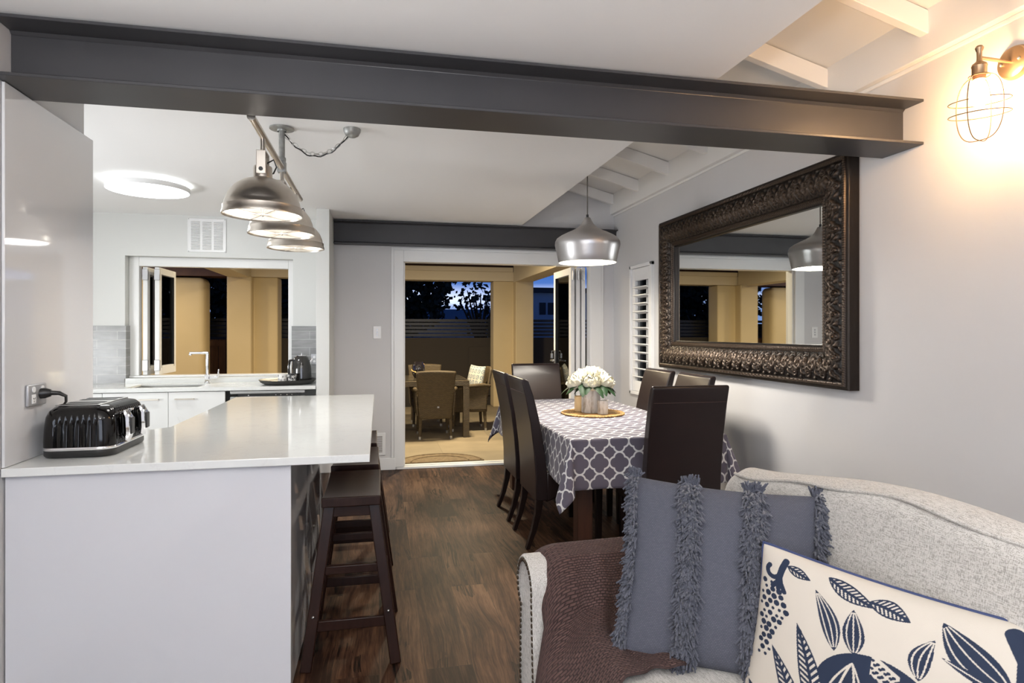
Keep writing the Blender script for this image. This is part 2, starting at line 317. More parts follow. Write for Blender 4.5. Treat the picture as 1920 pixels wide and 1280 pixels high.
# ------------------------------------------------------------------ mesh kit
class MB:
    def __init__(s): s.v = []; s.f = []; s.uv = None; s.attr = {}
    def add(s, vs, fs):
        n = len(s.v); s.v.extend([tuple(q) for q in vs]); s.f.extend([tuple(i + n for i in q) for q in fs]); return s
    def box(s, x0, x1, y0, y1, z0, z1):
        v = [(x, y, z) for x in (x0, x1) for y in (y0, y1) for z in (z0, z1)]
        return s.add(v, [(0, 1, 3, 2), (4, 6, 7, 5), (0, 4, 5, 1), (2, 3, 7, 6), (0, 2, 6, 4), (1, 5, 7, 3)])
    def bar(s, a, b, w, d=None, up=(0, 0, 1), w2=None, d2=None):
        """square-section bar from a to b"""
        a = Vector(a); b = Vector(b); d = d or w; w2 = w2 or w; d2 = d2 or d
        t = (b - a).normalized(); u = Vector(up)
        if abs(t.dot(u)) > .98: u = Vector((0, 1, 0))
        x = t.cross(u).normalized(); y = x.cross(t)
        v = []
        for q, ww, dd in ((a, w, d), (b, w2, d2)):
            for sx, sy in ((-1, -1), (1, -1), (1, 1), (-1, 1)): v.append(q + x * sx * ww / 2 + y * sy * dd / 2)
        return s.add(v, [(3, 2, 1, 0), (4, 5, 6, 7), (0, 1, 5, 4), (1, 2, 6, 5), (2, 3, 7, 6), (3, 0, 4, 7)])
    def tube(s, pts, r, n=8, closed=False, caps=True):
        P = [Vector(q) for q in pts]; k = len(P); R = r if isinstance(r, (list, tuple)) else [r] * k
        T = []
        for i in range(k):
            a = P[(i - 1) % k] if closed or i > 0 else P[i]; b = P[(i + 1) % k] if closed or i < k - 1 else P[i]
            T.append((b - a).normalized() if (b - a).length > 1e-9 else Vector((0, 0, 1)))
        u = Vector((0, 0, 1)) if abs(T[0].z) < .9 else Vector((1, 0, 0)); x = T[0].cross(u).normalized(); v = []
        for i in range(k):
            x = (x - T[i] * x.dot(T[i])); x = x.normalized() if x.length > 1e-6 else T[i].orthogonal().normalized()
            y = T[i].cross(x)
            for j in range(n): q = 2 * PI * j / n; v.append(P[i] + (x * math.cos(q) + y * math.sin(q)) * R[i])
        f = []
        for i in range(k if closed else k - 1):
            for j in range(n):
                a = i * n + j; b = i * n + (j + 1) % n; c = ((i + 1) % k) * n + (j + 1) % n; d = ((i + 1) % k) * n + j; f.append((a, b, c, d))
        if caps and not closed: f.append(tuple(range(n - 1, -1, -1))); f.append(tuple((k - 1) * n + j for j in range(n)))
        return s.add(v, f)
    def lathe(s, prof, n=32, c=(0, 0, 0), caps=(False, False)):
        v = []; f = []; k = len(prof)
        for r, z in prof:
            for j in range(n): q = 2 * PI * j / n; v.append((c[0] + r * math.cos(q), c[1] + r * math.sin(q), c[2] + z))
        for i in range(k - 1):
            for j in range(n): f.append((i * n + j, i * n + (j + 1) % n, (i + 1) * n + (j + 1) % n, (i + 1) * n + j))
        if caps[0]: f.append(tuple(range(n - 1, -1, -1)))
        if caps[1]: f.append(tuple((k - 1) * n + j for j in range(n)))
        return s.add(v, f)
    def prism(s, poly, a0, a1, axis='y'):
        """polygon given in the two other axes, extruded along axis"""
        def q(p, a): return {'x': (a, p[0], p[1]), 'y': (p[0], a, p[1]), 'z': (p[0], p[1], a)}[axis]
        n = len(poly); v = [q(p, a0) for p in poly] + [q(p, a1) for p in poly]
        return s.add(v, [tuple(range(n))] + [tuple(range(2 * n - 1, n - 1, -1))] + [(i + n, (i + 1) % n + n, (i + 1) % n, i) for i in range(n)])
    def grid(s, F, nu, nv, wrap=False):
        v = [F(i / (nu - 1) if not wrap else i / nu, j / (nv - 1)) for i in range(nu) for j in range(nv)]; f = []
        for i in range(nu if wrap else nu - 1):
            for j in range(nv - 1):
                a = i * nv + j; b = ((i + 1) % nu) * nv + j; f.append((a, b, b + 1, a + 1))
        return s.add(v, f)
    def ball(s, c, r, n=10, sc=(1, 1, 1)):
        prof = [(max(1e-4, math.sin(PI * i / n)) * r, -math.cos(PI * i / n) * r) for i in range(n + 1)]
        k = len(s.v); s.lathe(prof, n * 2)
        s.v[k:] = [(c[0] + x * sc[0], c[1] + y * sc[1], c[2] + z * sc[2]) for x, y, z in s.v[k:]]; return s
    def move(s, k, mat):
        s.v[k:] = [tuple(mat @ Vector(q)) for q in s.v[k:]]; return s
    def obj(s, name, mat, parent=None, loc=None, sharp=35, bevel=None, fixn=True):
        me = bpy.data.meshes.new(name); me.from_pydata([tuple(q) for q in s.v], [], s.f); me.update()
        if fixn:
            bm = bmesh.new(); bm.from_mesh(me); bmesh.ops.recalc_face_normals(bm, faces=bm.faces); bm.to_mesh(me); bm.free()
        me.polygons.foreach_set('use_smooth', [True] * len(me.polygons)); me.set_sharp_from_angle(angle=math.radians(sharp))
        if s.uv is not None:
            uv = me.uv_layers.new(name='UVMap'); li = np.empty(len(me.loops), np.int32); me.loops.foreach_get('vertex_index', li)
            uv.data.foreach_set('uv', np.asarray(s.uv, np.float32)[li].ravel())
        for a, vals in s.attr.items():
            at = me.attributes.new(a, 'FLOAT', 'POINT'); at.data.foreach_set('value', np.asarray(vals, np.float32))
        me.materials.append(MATS[mat]); o = bpy.data.objects.new(name, me); COL.objects.link(o)
        if parent: o.parent = parent
        if loc: o.location = loc
        if bevel:
            b = o.modifiers.new('bevel', 'BEVEL'); b.width = bevel[0]; b.segments = bevel[1]; b.limit_method = 'ANGLE'; b.angle_limit = .6; b.harden_normals = False
        return o
def tag(o, label, cat, group=None):
    o['label'] = label; o['category'] = cat
    if group: o['group'] = group
    return o
def thing(name, label, cat, loc=(0, 0, 0), rz=0., group=None):
    o = bpy.data.objects.new(name, None); COL.objects.link(o); o.location = loc; o.rotation_euler = (0, 0, rz); return tag(o, label, cat, group)
def struct(o): o['kind'] = 'structure'; return o
def sbox(name, mat, *b, bevel=None): return struct(MB().box(*b).obj(name, mat, bevel=bevel))
def dup(root, loc, rz, label, group=None):
    r = root.copy(); COL.objects.link(r); r.location = loc; r.rotation_euler = (0, 0, rz); r['label'] = label
    if group: r['group'] = group
    for ch in list(root.children):
        c = ch.copy(); COL.objects.link(c); c.parent = r
        for g in list(ch.children):
            d = g.copy(); COL.objects.link(d); d.parent = c
    return r
def polar(c, r, a, z=0): return (c[0] + r * math.cos(a), c[1] + r * math.sin(a), z)

exec_parts = None
# ================================================================== THE SETTING
XR, YB, ZC, XE = 2.43, 6.20, 2.42, 1.40        # right wall, back wall, flat ceiling, edge of flat ceiling
XL, XK, YN = -1.26, -3.6, -3.5                 # left wall, kitchen far side, wall behind the camera
sbox('floor', 'floor_wood', XK, XR, YN, 6.30, -.06, 0)
sbox('ceiling', 'ceiling_white', XK - .1, XE, YN - .1, YB + .1, ZC, ZC + .06)
# raked lining over the strip beside the right wall, and the upstand that closes it to the flat ceiling
ZL = lambda x: 2.775 + (XR - x) * .26
struct(MB().prism([(XR + .1, ZL(XR + .1)), (XE - .06, ZL(XE - .06)), (XE - .06, ZL(XE - .06) + .05), (XR + .1, ZL(XR + .1) + .05)], YN - .1, YB + .2, 'y').obj('ceiling_raked', 'rafter_white'))
sbox('wall_upstand', 'ceiling_white', XE - .06, XE, YN, YB + .1, ZC + .06, ZL(XE))
for k in range(-4, 7):
    y = 2.31 + .632 * k
    o = MB().prism([(XR - .04, ZL(XR) - .10), (XE, ZL(XE) - .10), (XE, ZL(XE) + .004), (XR - .04, ZL(XR) + .004)], y, y + .045, 'y').obj('rafter', 'rafter_white', bevel=(.003, 2)); struct(o)
tr = struct(MB().box(XR - .045, XR, YN, YB, 2.585, 2.80).box(XR - .012, XR, YN, YB, 2.565, 2.585).obj('trim_1', 'rafter_white', bevel=(.004, 2)))
# right wall with the shutter window opening
WY0, WY1, WZ0, WZ1 = 5.22, 5.72, .75, 1.99
mb = MB().box(XR, XR + .15, YN, WY0, 0, 2.85).box(XR, XR + .15, WY1, YB + .2, 0, 2.85).box(XR, XR + .15, WY0, WY1, 0, WZ0).box(XR, XR + .15, WY0, WY1, WZ1, 2.85)
struct(mb.obj('wall_right', 'wall_grey'))
# back wall: kitchen window and bifold door openings
DX0, DX1, DZ = .20, 2.20, 2.10                # door opening
KX0, KX1, KZ0, KZ1 = -2.24, -.80, .93, 2.04    # window opening
TB = .20
mb = MB().box(-.42, DX0, YB, YB + TB, 0, ZC).box(DX1, XR, YB, YB + TB, 0, ZC).box(DX0, DX1, YB, YB + TB, DZ, ZC).box(XE - .06, XR, YB, YB + TB, ZC, 3.1)
struct(mb.obj('wall_back', 'wall_grey'))
mb = MB().box(XK, KX0, YB, YB + TB, 0, ZC).box(KX1, -.42, YB, YB + TB, 0, ZC).box(KX0, KX1, YB, YB + TB, 0, KZ0).box(KX0, KX1, YB, YB + TB, KZ1, ZC)
struct(mb.obj('wall_kitchen', 'wall_white'))
sbox('wall_middle', 'wall_white', -.535, -.425, 5.62, YB, 0, ZC, bevel=(.002, 1))
sbox('wall_left', 'wall_grey', XL - .14, XL, YN, 3.04, 0, ZC)
sbox('wall_far_left', 'wall_white', XK - .1, XK, 2.9, YB + .1, 0, ZC)
sbox('wall_pantry', 'wall_white', XK, XL - .14, 2.80, 2.90, 0, ZC)
# wall behind the camera, with the living-room window opening
mb = MB().box(XL, -1.9 + .1, YN - .15, YN, 0, 2.9) if False else MB()
mb.box(XL - .14, -1.2, YN - .15, YN, 0, 3.1).box(1.2, XR + .1, YN - .15, YN, 0, 3.1).box(-1.2, 1.2, YN - .15, YN, 0, .35).box(-1.2, 1.2, YN - .15, YN, 2.3, 3.1)
struct(mb.obj('wall_rear', 'wall_grey'))
struct(MB().box(-.424, .155, YB - .016, YB, 0, .115).box(DX1 + .09, XR, YB - .016, YB, 0, .115).obj('baseboard_back', 'trim_white', bevel=(.004, 2)))
sbox('baseboard_right', 'trim_white', XR - .016, XR, YN, YB - .017, 0, .115, bevel=(.004, 2))

# ---- bifold door to the patio
door = bpy.data.objects.new('door_1', None); COL.objects.link(door); struct(door); door.location = (0, 0, 0)
MB().box(DX0 - .06, DX0 + .035, YB - .014, YB - .001, .023, DZ + .055).box(DX0 + .001, DX0 + .035, YB - .001, YB + .12, .023, DZ - .06).box(DX1 - .035, DX1 + .085, YB - .014, YB - .001, .023, DZ + .055).box(DX1 - .035, DX1 - .001, YB - .001, YB + .12, .023, DZ - .06).box(DX0 + .035, DX1 - .035, YB - .014, YB - .001, DZ - .06, DZ + .055).box(DX0 + .001, DX1 - .001, YB - .001, YB + .12, DZ - .06, DZ - .001)\
    .box(DX0 + .035, DX0 + .05, YB + .02, YB + .06, .023, DZ - .06).box(DX0 - .085, DX0 - .06, YB - .01, YB - .001, .116, DZ + .08).box(DX1 + .085, DX1 + .11, YB - .01, YB - .001, .116, DZ + .08).box(DX0 - .06, DX1 + .085, YB - .01, YB - .001, DZ + .055, DZ + .08).obj('door_frame', 'alu_white', door, bevel=(.003, 2))
MB().box(DX0 - .03, DX1 + .03, YB - .01, YB + .13, .0, .022).box(DX0, DX1, YB + .04, YB + .055, .022, .03).obj('door_sill', 'alu_white', door, bevel=(.003, 2))
def sash(name, parent, x, y0, y1, z0, z1, st, th, mat='alu_white'):
    """glazed panel standing across the wall (constant x)"""
    p = MB().box(x, x + th, y0, y0 + st, z0, z1).box(x, x + th, y1 - st, y1, z0, z1).box(x, x + th, y0 + st, y1 - st, z0, z0 + st * 1.3).box(x, x + th, y0 + st, y1 - st, z1 - st, z1).obj(name, mat, parent, bevel=(.003, 2))
    MB().box(x + th * .42, x + th * .58, y0 + st - .005, y1 - st + .005, z0 + st, z1 - st + .005).obj('pane', 'pane_glass', p)
    MB().box(x - .001, x + th + .001, y0 + st - .004, y0 + st + .004, z0 + st, z1 - st).box(x - .001, x + th + .001, y1 - st - .004, y1 - st + .004, z0 + st, z1 - st).obj('gasket', 'dark_slot', p)
    return p
for k, x in enumerate((1.985, 2.045, 2.105)):
    pnl = sash('door_panel', door, x, YB + .10, YB + .76, .03, DZ - .065, .075, .042)
    MB().tube([(x + .021, YB + .085, DZ - .2), (x + .021, YB + .085, DZ - .1)], .011, 8).tube([(x + .021, YB + .085, .2), (x + .021, YB + .085, .3)], .011, 8).obj('hinge', 'satin_steel', pnl)
    if k == 0:
        h = MB().box(x - .008, x, YB + .695, YB + .735, .93, 1.14).obj('lock_plate', 'satin_steel', pnl, bevel=(.003, 2))
        MB().tube([(x - .004, YB + .715, 1.02), (x - .05, YB + .715, 1.02), (x - .055, YB + .60, 1.02)], .010, 8).obj('lever_handle', 'satin_steel', pnl)
        MB().box(x - .05, x - .025, YB + .70, YB + .73, 1.045, 1.10).tube([(x, YB + .715, 1.13), (x - .037, YB + .715, 1.13), (x - .037, YB + .715, 1.10)], .004, 6).obj('padlock', 'satin_steel', pnl, bevel=(.003, 2))
# ---- kitchen servery window
win = bpy.data.objects.new('window_1', None); COL.objects.link(win); struct(win)
FY0, FY1 = YB + .085, YB + .16
MB().box(KX0 + .001, KX0 + .085, FY0, FY1, KZ0 + .02, KZ1 - .001).box(KX1 - .055, KX1 - .001, FY0, FY1, KZ0 + .02, KZ1 - .001).box(KX0 + .085, KX1 - .055, FY0, FY1, KZ1 - .085, KZ1 - .001).box(KX0 + .001, KX1 - .001, FY0 - .02, FY1 + .02, KZ0 + .001, KZ0 + .02).obj('window_frame', 'alu_white', win, bevel=(.004, 2))
MB().box(KX0 - .001, KX1 + .001, YB - .002, FY0, KZ0 - .05, KZ0 - .0005).obj('window_sill', 'quartz', win)
M('side_fence', (.30, .275, .25), .8)
struct(MB().box(3.7, 3.8, 1.5, 9.5, -.02, 2.6).obj('wall_side', 'side_fence'))
struct(MB().box(-12, -1.2, 14.0, 14.15, -.02, 1.55).obj('wall_backdrop', 'house_dark'))  # dark backdrop added behind the gate to block the bright horizon
for x, y1 in ((-2.135, YB + .52), (-2.035, YB + .60)):
    sp = sash('window_sash', win, x, YB + .12, y1, KZ0 + .022, KZ1 - .09, .062, .04)
    for z in (KZ0 + .06, KZ1 - .21): MB().box(x + .002, x + .05, YB + .095, YB + .12, z, z + .10).obj('hinge', 'grey_plate', sp, bevel=(.003, 2))
# ---- shutter window in the right wall
wn2 = bpy.data.objects.new('window_2', None); COL.objects.link(wn2); struct(wn2)
fr = .045
MB().box(XR - .03, XR + .08, WY0, WY0 + .03, WZ0, WZ1).box(XR - .03, XR + .08, WY1 - .03, WY1, WZ0, WZ1).box(XR - .03, XR + .08, WY0, WY1, WZ1 - .03, WZ1).box(XR - .03, XR + .08, WY0, WY1, WZ0, WZ0 + .03).obj('window_frame', 'trim_white', wn2, bevel=(.003, 2))
sh = MB().box(XR - .012, XR + .02, WY0 + .033, WY0 + .10, WZ0 + .033, WZ1 - .033).box(XR - .012, XR + .02, WY1 - .10, WY1 - .033, WZ0 + .033, WZ1 - .033).box(XR - .012, XR + .02, WY0 + .1, WY1 - .1, WZ1 - .15, WZ1 - .033).box(XR - .012, XR + .02, WY0 + .1, WY1 - .1, WZ0 + .033, WZ0 + .13).obj('shutter', 'trim_white', wn2, bevel=(.003, 2))
mb = MB(); z = WZ0 + .17
while z < WZ1 - .17:
    mb.bar((XR - .003, WY0 + .1, z), (XR - .003, WY1 - .1, z), .075, .010, up=(.25, 0, 1)); z += .077
mb.obj('louvers', 'trim_white', sh, bevel=(.003, 2))
MB().box(XR + .07, XR + .076, WY0 + .03, WY1 - .03, WZ0 + .03, WZ1 - .03).obj('pane', 'pane_glass', wn2)
MB().box(XR + .06, XR + .085, (WY0 + WY1) / 2 + .02, (WY0 + WY1) / 2 + .05, WZ0 + .03, WZ1 - .03).obj('mullion', 'alu_white', wn2)

# ---- steel beams
def i_beam(name, label, y, x0, x1, z0, z1, fw, wt=.012, ft=.012, half=False):
    t = thing(name, label, 'beam', ((x0 + x1) / 2, y, z0)); hl = (x1 - x0) / 2; h = z1 - z0; b = fw / 2; y1 = b if not half else wt / 2
    r = .012
    pts = [(-b, 0), (y1, 0), (y1, ft), (wt / 2 + r, ft), (wt / 2, ft + r), (wt / 2, h - ft - r), (wt / 2 + r, h - ft), (y1, h - ft), (y1, h), (-b, h), (-b, h - ft), (-wt / 2 - r, h - ft), (-wt / 2, h - ft - r), (-wt / 2, ft + r), (-wt / 2 - r, ft), (-b, ft)] if not half else \
          [(-b, 0), (y1, 0), (y1, h), (-b, h), (-b, h - ft), (-wt / 2 - r, h - ft), (-wt / 2, h - ft - r), (-wt / 2, ft + r), (-wt / 2 - r, ft), (-b, ft)]
    MB().prism(pts, -hl, hl, 'x').obj('steel_section', 'beam_paint', t, bevel=(.0015, 1)); return t
i_beam('steel_beam', 'long dark grey steel I-beam across the room above the white benchtop', 2.495, XL + .001, XR - .001, 2.205, 2.412, .24)
i_beam('steel_beam', 'shorter dark grey steel beam on the back wall above the patio door', 6.135, -.423, XR - .001, 2.188, 2.412, .11, half=False)

# ================================================================== KITCHEN
ZB = .885
t = thing('gloss_panel', 'tall glossy white splash panel on the left wall beside the toaster', 'wall panel', (XL, 2.76, ZB))
MB().box(.002, .012, -.33, .34, .001, 1.318).obj('panel_sheet', 'gloss_panel', t, bevel=(.002, 2))
# peninsula
t = thing('peninsula_benchtop', 'white stone breakfast bar benchtop with black toaster standing on it', 'benchtop', (-.5, 3.5, ZB - .03))
mb = MB().prism([(XL + .005 + .5, 2.42 - 3.5), (-.035 + .5, 2.42 - 3.5), (-.035 + .5, 4.74 - 3.5), (-1.0 + .5, 4.74 - 3.5), (-1.0 + .5, 3.32 - 3.5), (-1.06 + .5, 3.26 - 3.5), (-1.26 + .5, 3.26 - 3.5), (-1.26 + .5, 3.05 - 3.5)], 0, .03, 'z')
mb.obj('stone_slab', 'quartz', t, bevel=(.003, 2))
t = thing('peninsula_cabinet', 'glossy white base under the breakfast bar, facing the sofa', 'kitchen unit', (-.79, 2.445, 0))
MB().box(-.465, .467, 0, .018, .001, ZB - .031).obj('front_panel', 'gloss_white', t, bevel=(.0015, 1))
MB().box(.447, .465, .0185, 2.18, .001, ZB - .031).obj('side_panel', 'gloss_white', t, bevel=(.0015, 1))
MB().box(-.20, .446, .6, 2.18, .02, ZB - .031).obj('carcass', 'cab_white', t)
# toaster
t = thing('toaster', 'glossy black ribbed four-slice toaster with chrome levers on white benchtop', 'toaster', (-1.095, 2.755, ZB))
def rrect(hx, hy, r, n=7):
    o = []
    for sx, sy, a0 in ((1, 1, 0), (-1, 1, 90), (-1, -1, 180), (1, -1, 270)):
        for k in range(n): a = math.radians(a0 + 90 * k / (n - 1)); o.append((sx * (hx - r) + r * math.cos(a), sy * (hy - r) + r * math.sin(a)))
    return o
def loft(rings, cap=True):
    mb = MB(); n = len(rings[0]); v = [q for r in rings for q in r]; f = []
    for i in range(len(rings) - 1):
        for j in range(n): f.append((i * n + j, i * n + (j + 1) % n, (i + 1) * n + (j + 1) % n, (i + 1) * n + j))
    if cap: f.append(tuple(range(n - 1, -1, -1))); f.append(tuple((len(rings) - 1) * n + j for j in range(n)))
    return mb.add(v, f)
hx, hy = .122, .185
def tring(ix, z, r=.055): return [(x, y, z) for x, y in rrect(hx - ix, hy - ix, r, 9)]
loft([tring(.004, .002), tring(0, .008), tring(0, .028)]).obj('base', 'plastic_black', t, sharp=50)
loft([tring(-.001, .028), tring(-.0025, .031), tring(-.0025, .036), tring(-.001, .039)]).obj('chrome_band', 'chrome', t, sharp=50)
# body with vertical ribs on its long faces
def bring(ix, z, rib):
    out = []
    base = rrect(hx - ix, hy - ix, .05, 9)
    P = base + [base[0]]
    # resample the outline densely
    seg = [(P[i], P[i + 1], math.dist(P[i], P[i + 1])) for i in range(len(P) - 1)]; tot = sum(s[2] for s in seg); N = 260; k = 0; acc = 0
    for i in range(N):
        d = tot * i / N
        while d > acc + seg[k][2]: acc += seg[k][2]; k += 1
        a, b_, l = seg[k]; u = (d - acc) / l if l else 0; x = a[0] + (b_[0] - a[0]) * u; y = a[1] + (b_[1] - a[1]) * u
        if abs(abs(y) - (hy - ix)) < .002 and abs(x) < hx - .052: y -= math.copysign(rib * .5 * (1 - math.cos(2 * PI * x / .0195)), y)
        if abs(x - (hx - ix)) < .002 and abs(y) < hy - .06: x -= rib * .25 * (1 - math.cos(2 * PI * y / .0195))
        out.append((x, y, z))
    return out
loft([bring(0, .039, .007), bring(0, .06, .008), bring(.002, .11, .008), bring(.004, .135, .007), bring(.006, .150, .001), bring(.014, .170, 0), bring(.026, .183, 0), bring(.045, .189, 0)]).obj('shell', 'black_gloss', t, sharp=60)
tp = MB().box(-.085, .062, -.14, .14, .1885, .1915).obj('top_plate', 'satin_steel', t, bevel=(.001, 1))
for y in (-.11, -.05, .05, .11): MB().box(-.078, .05, y - .014, y + .014, .1905, .1925).obj('slot', 'dark_slot', tp)
for y in (-.085, .075):
    lv = MB().tube([(hx + .001, y, .062), (hx + .018, y, .052), (hx + .022, y, .075), (hx + .020, y, .135), (hx + .012, y, .155), (hx - .004, y, .150)], [.010, .014, .016, .016, .014, .008], 10)
    lv.v = [(a, y + (b - y) * 1.7, c) for a, b, c in lv.v]; lv = lv.obj('lever', 'chrome', t)
    MB().box(hx + .003, hx + .0385, y - .017, y + .017, .07, .135).obj('lever_face', 'plastic_black', lv, bevel=(.004, 2))
    for dy in (.05,):
        b_ = MB().box(hx - .003, hx + .006, y + dy - .02, y + dy + .018, .072, .098).obj('button_block', 'chrome', t, bevel=(.002, 2))
        MB().box(hx + .005, hx + .008, y + dy - .013, y + dy + .011, .079, .091).obj('button', 'plastic_black', b_, bevel=(.001, 1))
        k = len(MB().v); kb = MB(); kb.lathe([(.001, .012), (.011, .012), (.013, .0)], 16); kb.move(0, Matrix.Translation((hx, y + dy, .055)) @ Matrix.Rotation(PI / 2, 4, 'Y')); kb.obj('dial', 'chrome', t)
MB().box(hx - .012, hx + .004, -.012, .016, .151, .160).obj('badge', 'chrome', t, bevel=(.002, 2))
pc = MB().tube([(-.150, -.118, .235), (-.128, -.116, .236), (-.110, -.112, .236)], [.020, .020, .013], 14).tube([(-.110, -.112, .236), (-.085, -.106, .234), (-.066, -.10, .222), (-.070, -.09, .20)], [.009, .008, .006, .005], 10).tube([(-.070, -.09, .20), (-.118, -.06, .15), (-.132, .02, .06), (-.128, .10, .014), (-.121, .14, .02)], .004, 8)
pc.obj('power_cord', 'plastic_black', t)
# power point
t = thing('power_point', 'grey double power point on glossy panel with black plug in it', 'power socket', (XL + .0125, 2.615, 1.118))
MB().box(0, .012, -.062, .062, -.040, .040).obj('wall_plate', 'grey_plate', t, bevel=(.004, 2))
for y in (-.03, .03):
    q = MB().tube([(.012, y, .021), (.0145, y, .021)], .011, 18).obj('rocker', 'plastic_white', t)
q = MB().box(.0118, .0135, -.042, -.016, -.030, .003).obj('outlet', 'plastic_white', t, bevel=(.006, 3))
MB().bar((.0137, -.036, -.009), (.0137, -.031, -.014), .002, .0012).bar((.0137, -.022, -.009), (.0137, -.027, -.014), .002, .0012).box(.0134, .0140, -.030, -.028, -.026, -.019).obj('pin_holes', 'dark_slot', q)

# sink run
YF = 5.615
t = thing('sink_benchtop', 'white stone benchtop with sink under the kitchen window', 'benchtop', (-1.9, 5.9, ZB - .03))
sx0, sx1, sy0, sy1 = -2.06 + 1.9, -1.50 + 1.9, 5.70 - 5.9, 6.06 - 5.9
b0, b1, c0, c1 = XK + 1.905, -.538 + 1.9, YF - 5.9, YB - 5.903
MB().box(b0, sx0, c0, c1, 0, .03).box(sx1, b1, c0, c1, 0, .03).box(sx0, sx1, c0, sy0, 0, .03).box(sx0, sx1, sy1, c1, 0, .03).obj('stone_slab', 'quartz', t)
MB().box(sx0, sx0 + .01, sy0, sy1, -.17, .018).box(sx1 - .01, sx1, sy0, sy1, -.17, .018).box(sx0, sx1, sy0, sy0 + .01, -.17, .018).box(sx0, sx1, sy1 - .01, sy1, -.17, .018).box(sx0, sx1, sy0, sy1, -.18, -.17).obj('sink_bowl', 'satin_steel', t)
def cabinet(x0, x1, label, handle_x):
    t = thing('base_cabinet', label, 'cabinet', ((x0 + x1) / 2, YF + .3, 0), 0, 'white cabinets under the sink bench'); h = (x1 - x0) / 2
    MB().box(-h + .001, h - .001, -.27, .27, .10, .60 if False else .66).obj('carcass', 'cab_white', t); MB().box(-h, h, -.22, .25, 0, .10).obj('kickboard', 'satin_steel', t)
    d = MB().box(-h + .0015, h - .0015, -.289, -.271, .105, ZB - .036).obj('door', 'cab_white', t, bevel=(.0015, 1))
    hx_ = handle_x - (x0 + x1) / 2
    MB().box(hx_ - .075, hx_ + .075, -.318, -.308, ZB - .098, ZB - .088).box(hx_ - .070, hx_ - .062, -.310, -.289, ZB - .098, ZB - .088).box(hx_ + .062, hx_ + .070, -.310, -.289, ZB - .098, ZB - .088).obj('handle', 'nickel_aged', d)
cabinet(-2.95, -2.20, 'white base cabinet mostly hidden behind the toaster', -2.55)
cabinet(-2.20, -1.71, 'white cabinet door under the sink, farther from the dishwasher', -1.85)
cabinet(-1.71, -1.27, 'white cabinet door under the sink, next to the dishwasher', -1.58)
t = thing('dishwasher', 'stainless steel dishwasher under the bench below the tray', 'dishwasher', (-.93, YF + .3, 0))
MB().box(-.31, .31, -.27, .27, .02, .60).obj('body', 'satin_steel', t); MB().box(-.30, .30, -.295, -.271, .10, ZB - .085).obj('door', 'satin_steel', t, bevel=(.002, 2))
MB().box(-.30, .30, -.295, -.271, ZB - .060, ZB - .036).obj('top_strip', 'satin_steel', t, bevel=(.002, 2))
cp = MB().box(-.24, .24, -.2945, -.275, ZB - .085, ZB - .061).obj('control_panel', 'plastic_black', t)
for x in (-.16, .06, .10, .15, .19): MB().box(x, x + .010, -.2955, -.2945, ZB - .076, ZB - .070).obj('button', 'chrome', cp)
t = thing('kitchen_tap', 'square chrome mixer tap behind the sink', 'tap', (-1.535, 6.125, ZB))
MB().tube([(0, 0, 0), (0, 0, .012)], .027, 16).box(-.018, .018, -.018, .018, .010, .075).obj('base', 'chrome', t, bevel=(.003, 2))
MB().box(-.012, .012, -.012, .012, .075, .275).box(-.15, .012, -.012, .012, .262, .284).box(-.155, -.130, -.011, .011, .250, .272).obj('spout', 'chrome', t, bevel=(.006, 3))
MB().bar((.018, 0, .045), (.09, 0, .05), .022).bar((.09, 0, .045), (.098, 0, .125), .012, .02).obj('lever', 'chrome', t, bevel=(.003, 2))
# tray with kettle and mugs
t = thing('serving_tray', 'round dark wooden tray holding kettle and mugs by the window', 'tray', (-.805, 5.885, ZB))
kb = MB().lathe([(.001, 0), (.19, 0), (.225, .014), (.245, .040), (.239, .041), (.218, .020), (.185, .010), (.001, .010)], 48); kb.obj('bowl', 'tray_black', t, sharp=60)
t = thing('kettle', 'glossy black dome kettle on the dark tray', 'kettle', (-.69, 5.92, ZB + .0105))
MB().lathe([(.001, .0), (.086, 0), (.088, .014), (.087, .04), (.085, .12), (.077, .185), (.060, .224), (.040, .238), (.001, .242)], 36).obj('body', 'kettle_black', t, sharp=60)
MB().lathe([(.042, .238), (.040, .244), (.001, .246)], 28).lathe([(.006, .244), (.007, .254), (.016, .260), (.001, .266)], 16).obj('lid', 'chrome', t)
MB().tube([(-.066, 0, .200), (-.102, 0, .195), (-.113, 0, .14), (-.107, 0, .06), (-.084, 0, .035)], [.011, .012, .011, .010, .009], 10).obj('handle', 'kettle_black', t)
MB().tube([(.066, 0, .17), (.088, 0, .195), (.098, 0, .212)], [.020, .014, .011], 10).obj('spout', 'chrome', t)
def mug(x, y, label, inv):
    t = thing('mug', label, 'mug', (x, y, ZB + .0105), 0, 'patterned mugs on the tray'); mb = MB().lathe([(.001, 0), (.034, 0), (.036, .003)] + [(.036 + .004 * k / 24, .003 + .082 * k / 24) for k in range(25)] + [(.037, .085), (.034, .01), (.001, .008)], 64)
    a = []; g_ = random.Random(2); spots_ = [(2 * PI * (k % 8) / 8 + g_.uniform(-.3, .3), .012 + .026 * (k // 8) + g_.uniform(-.006, .006)) for k in range(24)]
    for px, py, pz in mb.v:
        th = math.atan2(py, px); q = 0.
        for cx, cz in spots_:
            dx = ((th - cx + PI) % (2 * PI) - PI) * .038; dz = pz - cz; r = math.hypot(dx, dz); an = math.atan2(dz, dx)
            if r < (.0105 if not inv else .0145) * (.65 + .35 * math.cos(5 * an)) and not (r < .003): q = 1.
        q = 1 - q if inv else q
        a.append(q if math.hypot(px, py) > .0355 else 0.)
    mb.attr['print'] = a; mb.obj('cup', 'mug_flower', t, sharp=60)
    MB().tube([(0, .036, .07), (0, .062, .066), (0, .066, .040), (0, .037, .018)], .006, 8).obj('handle', 'plastic_white', t)
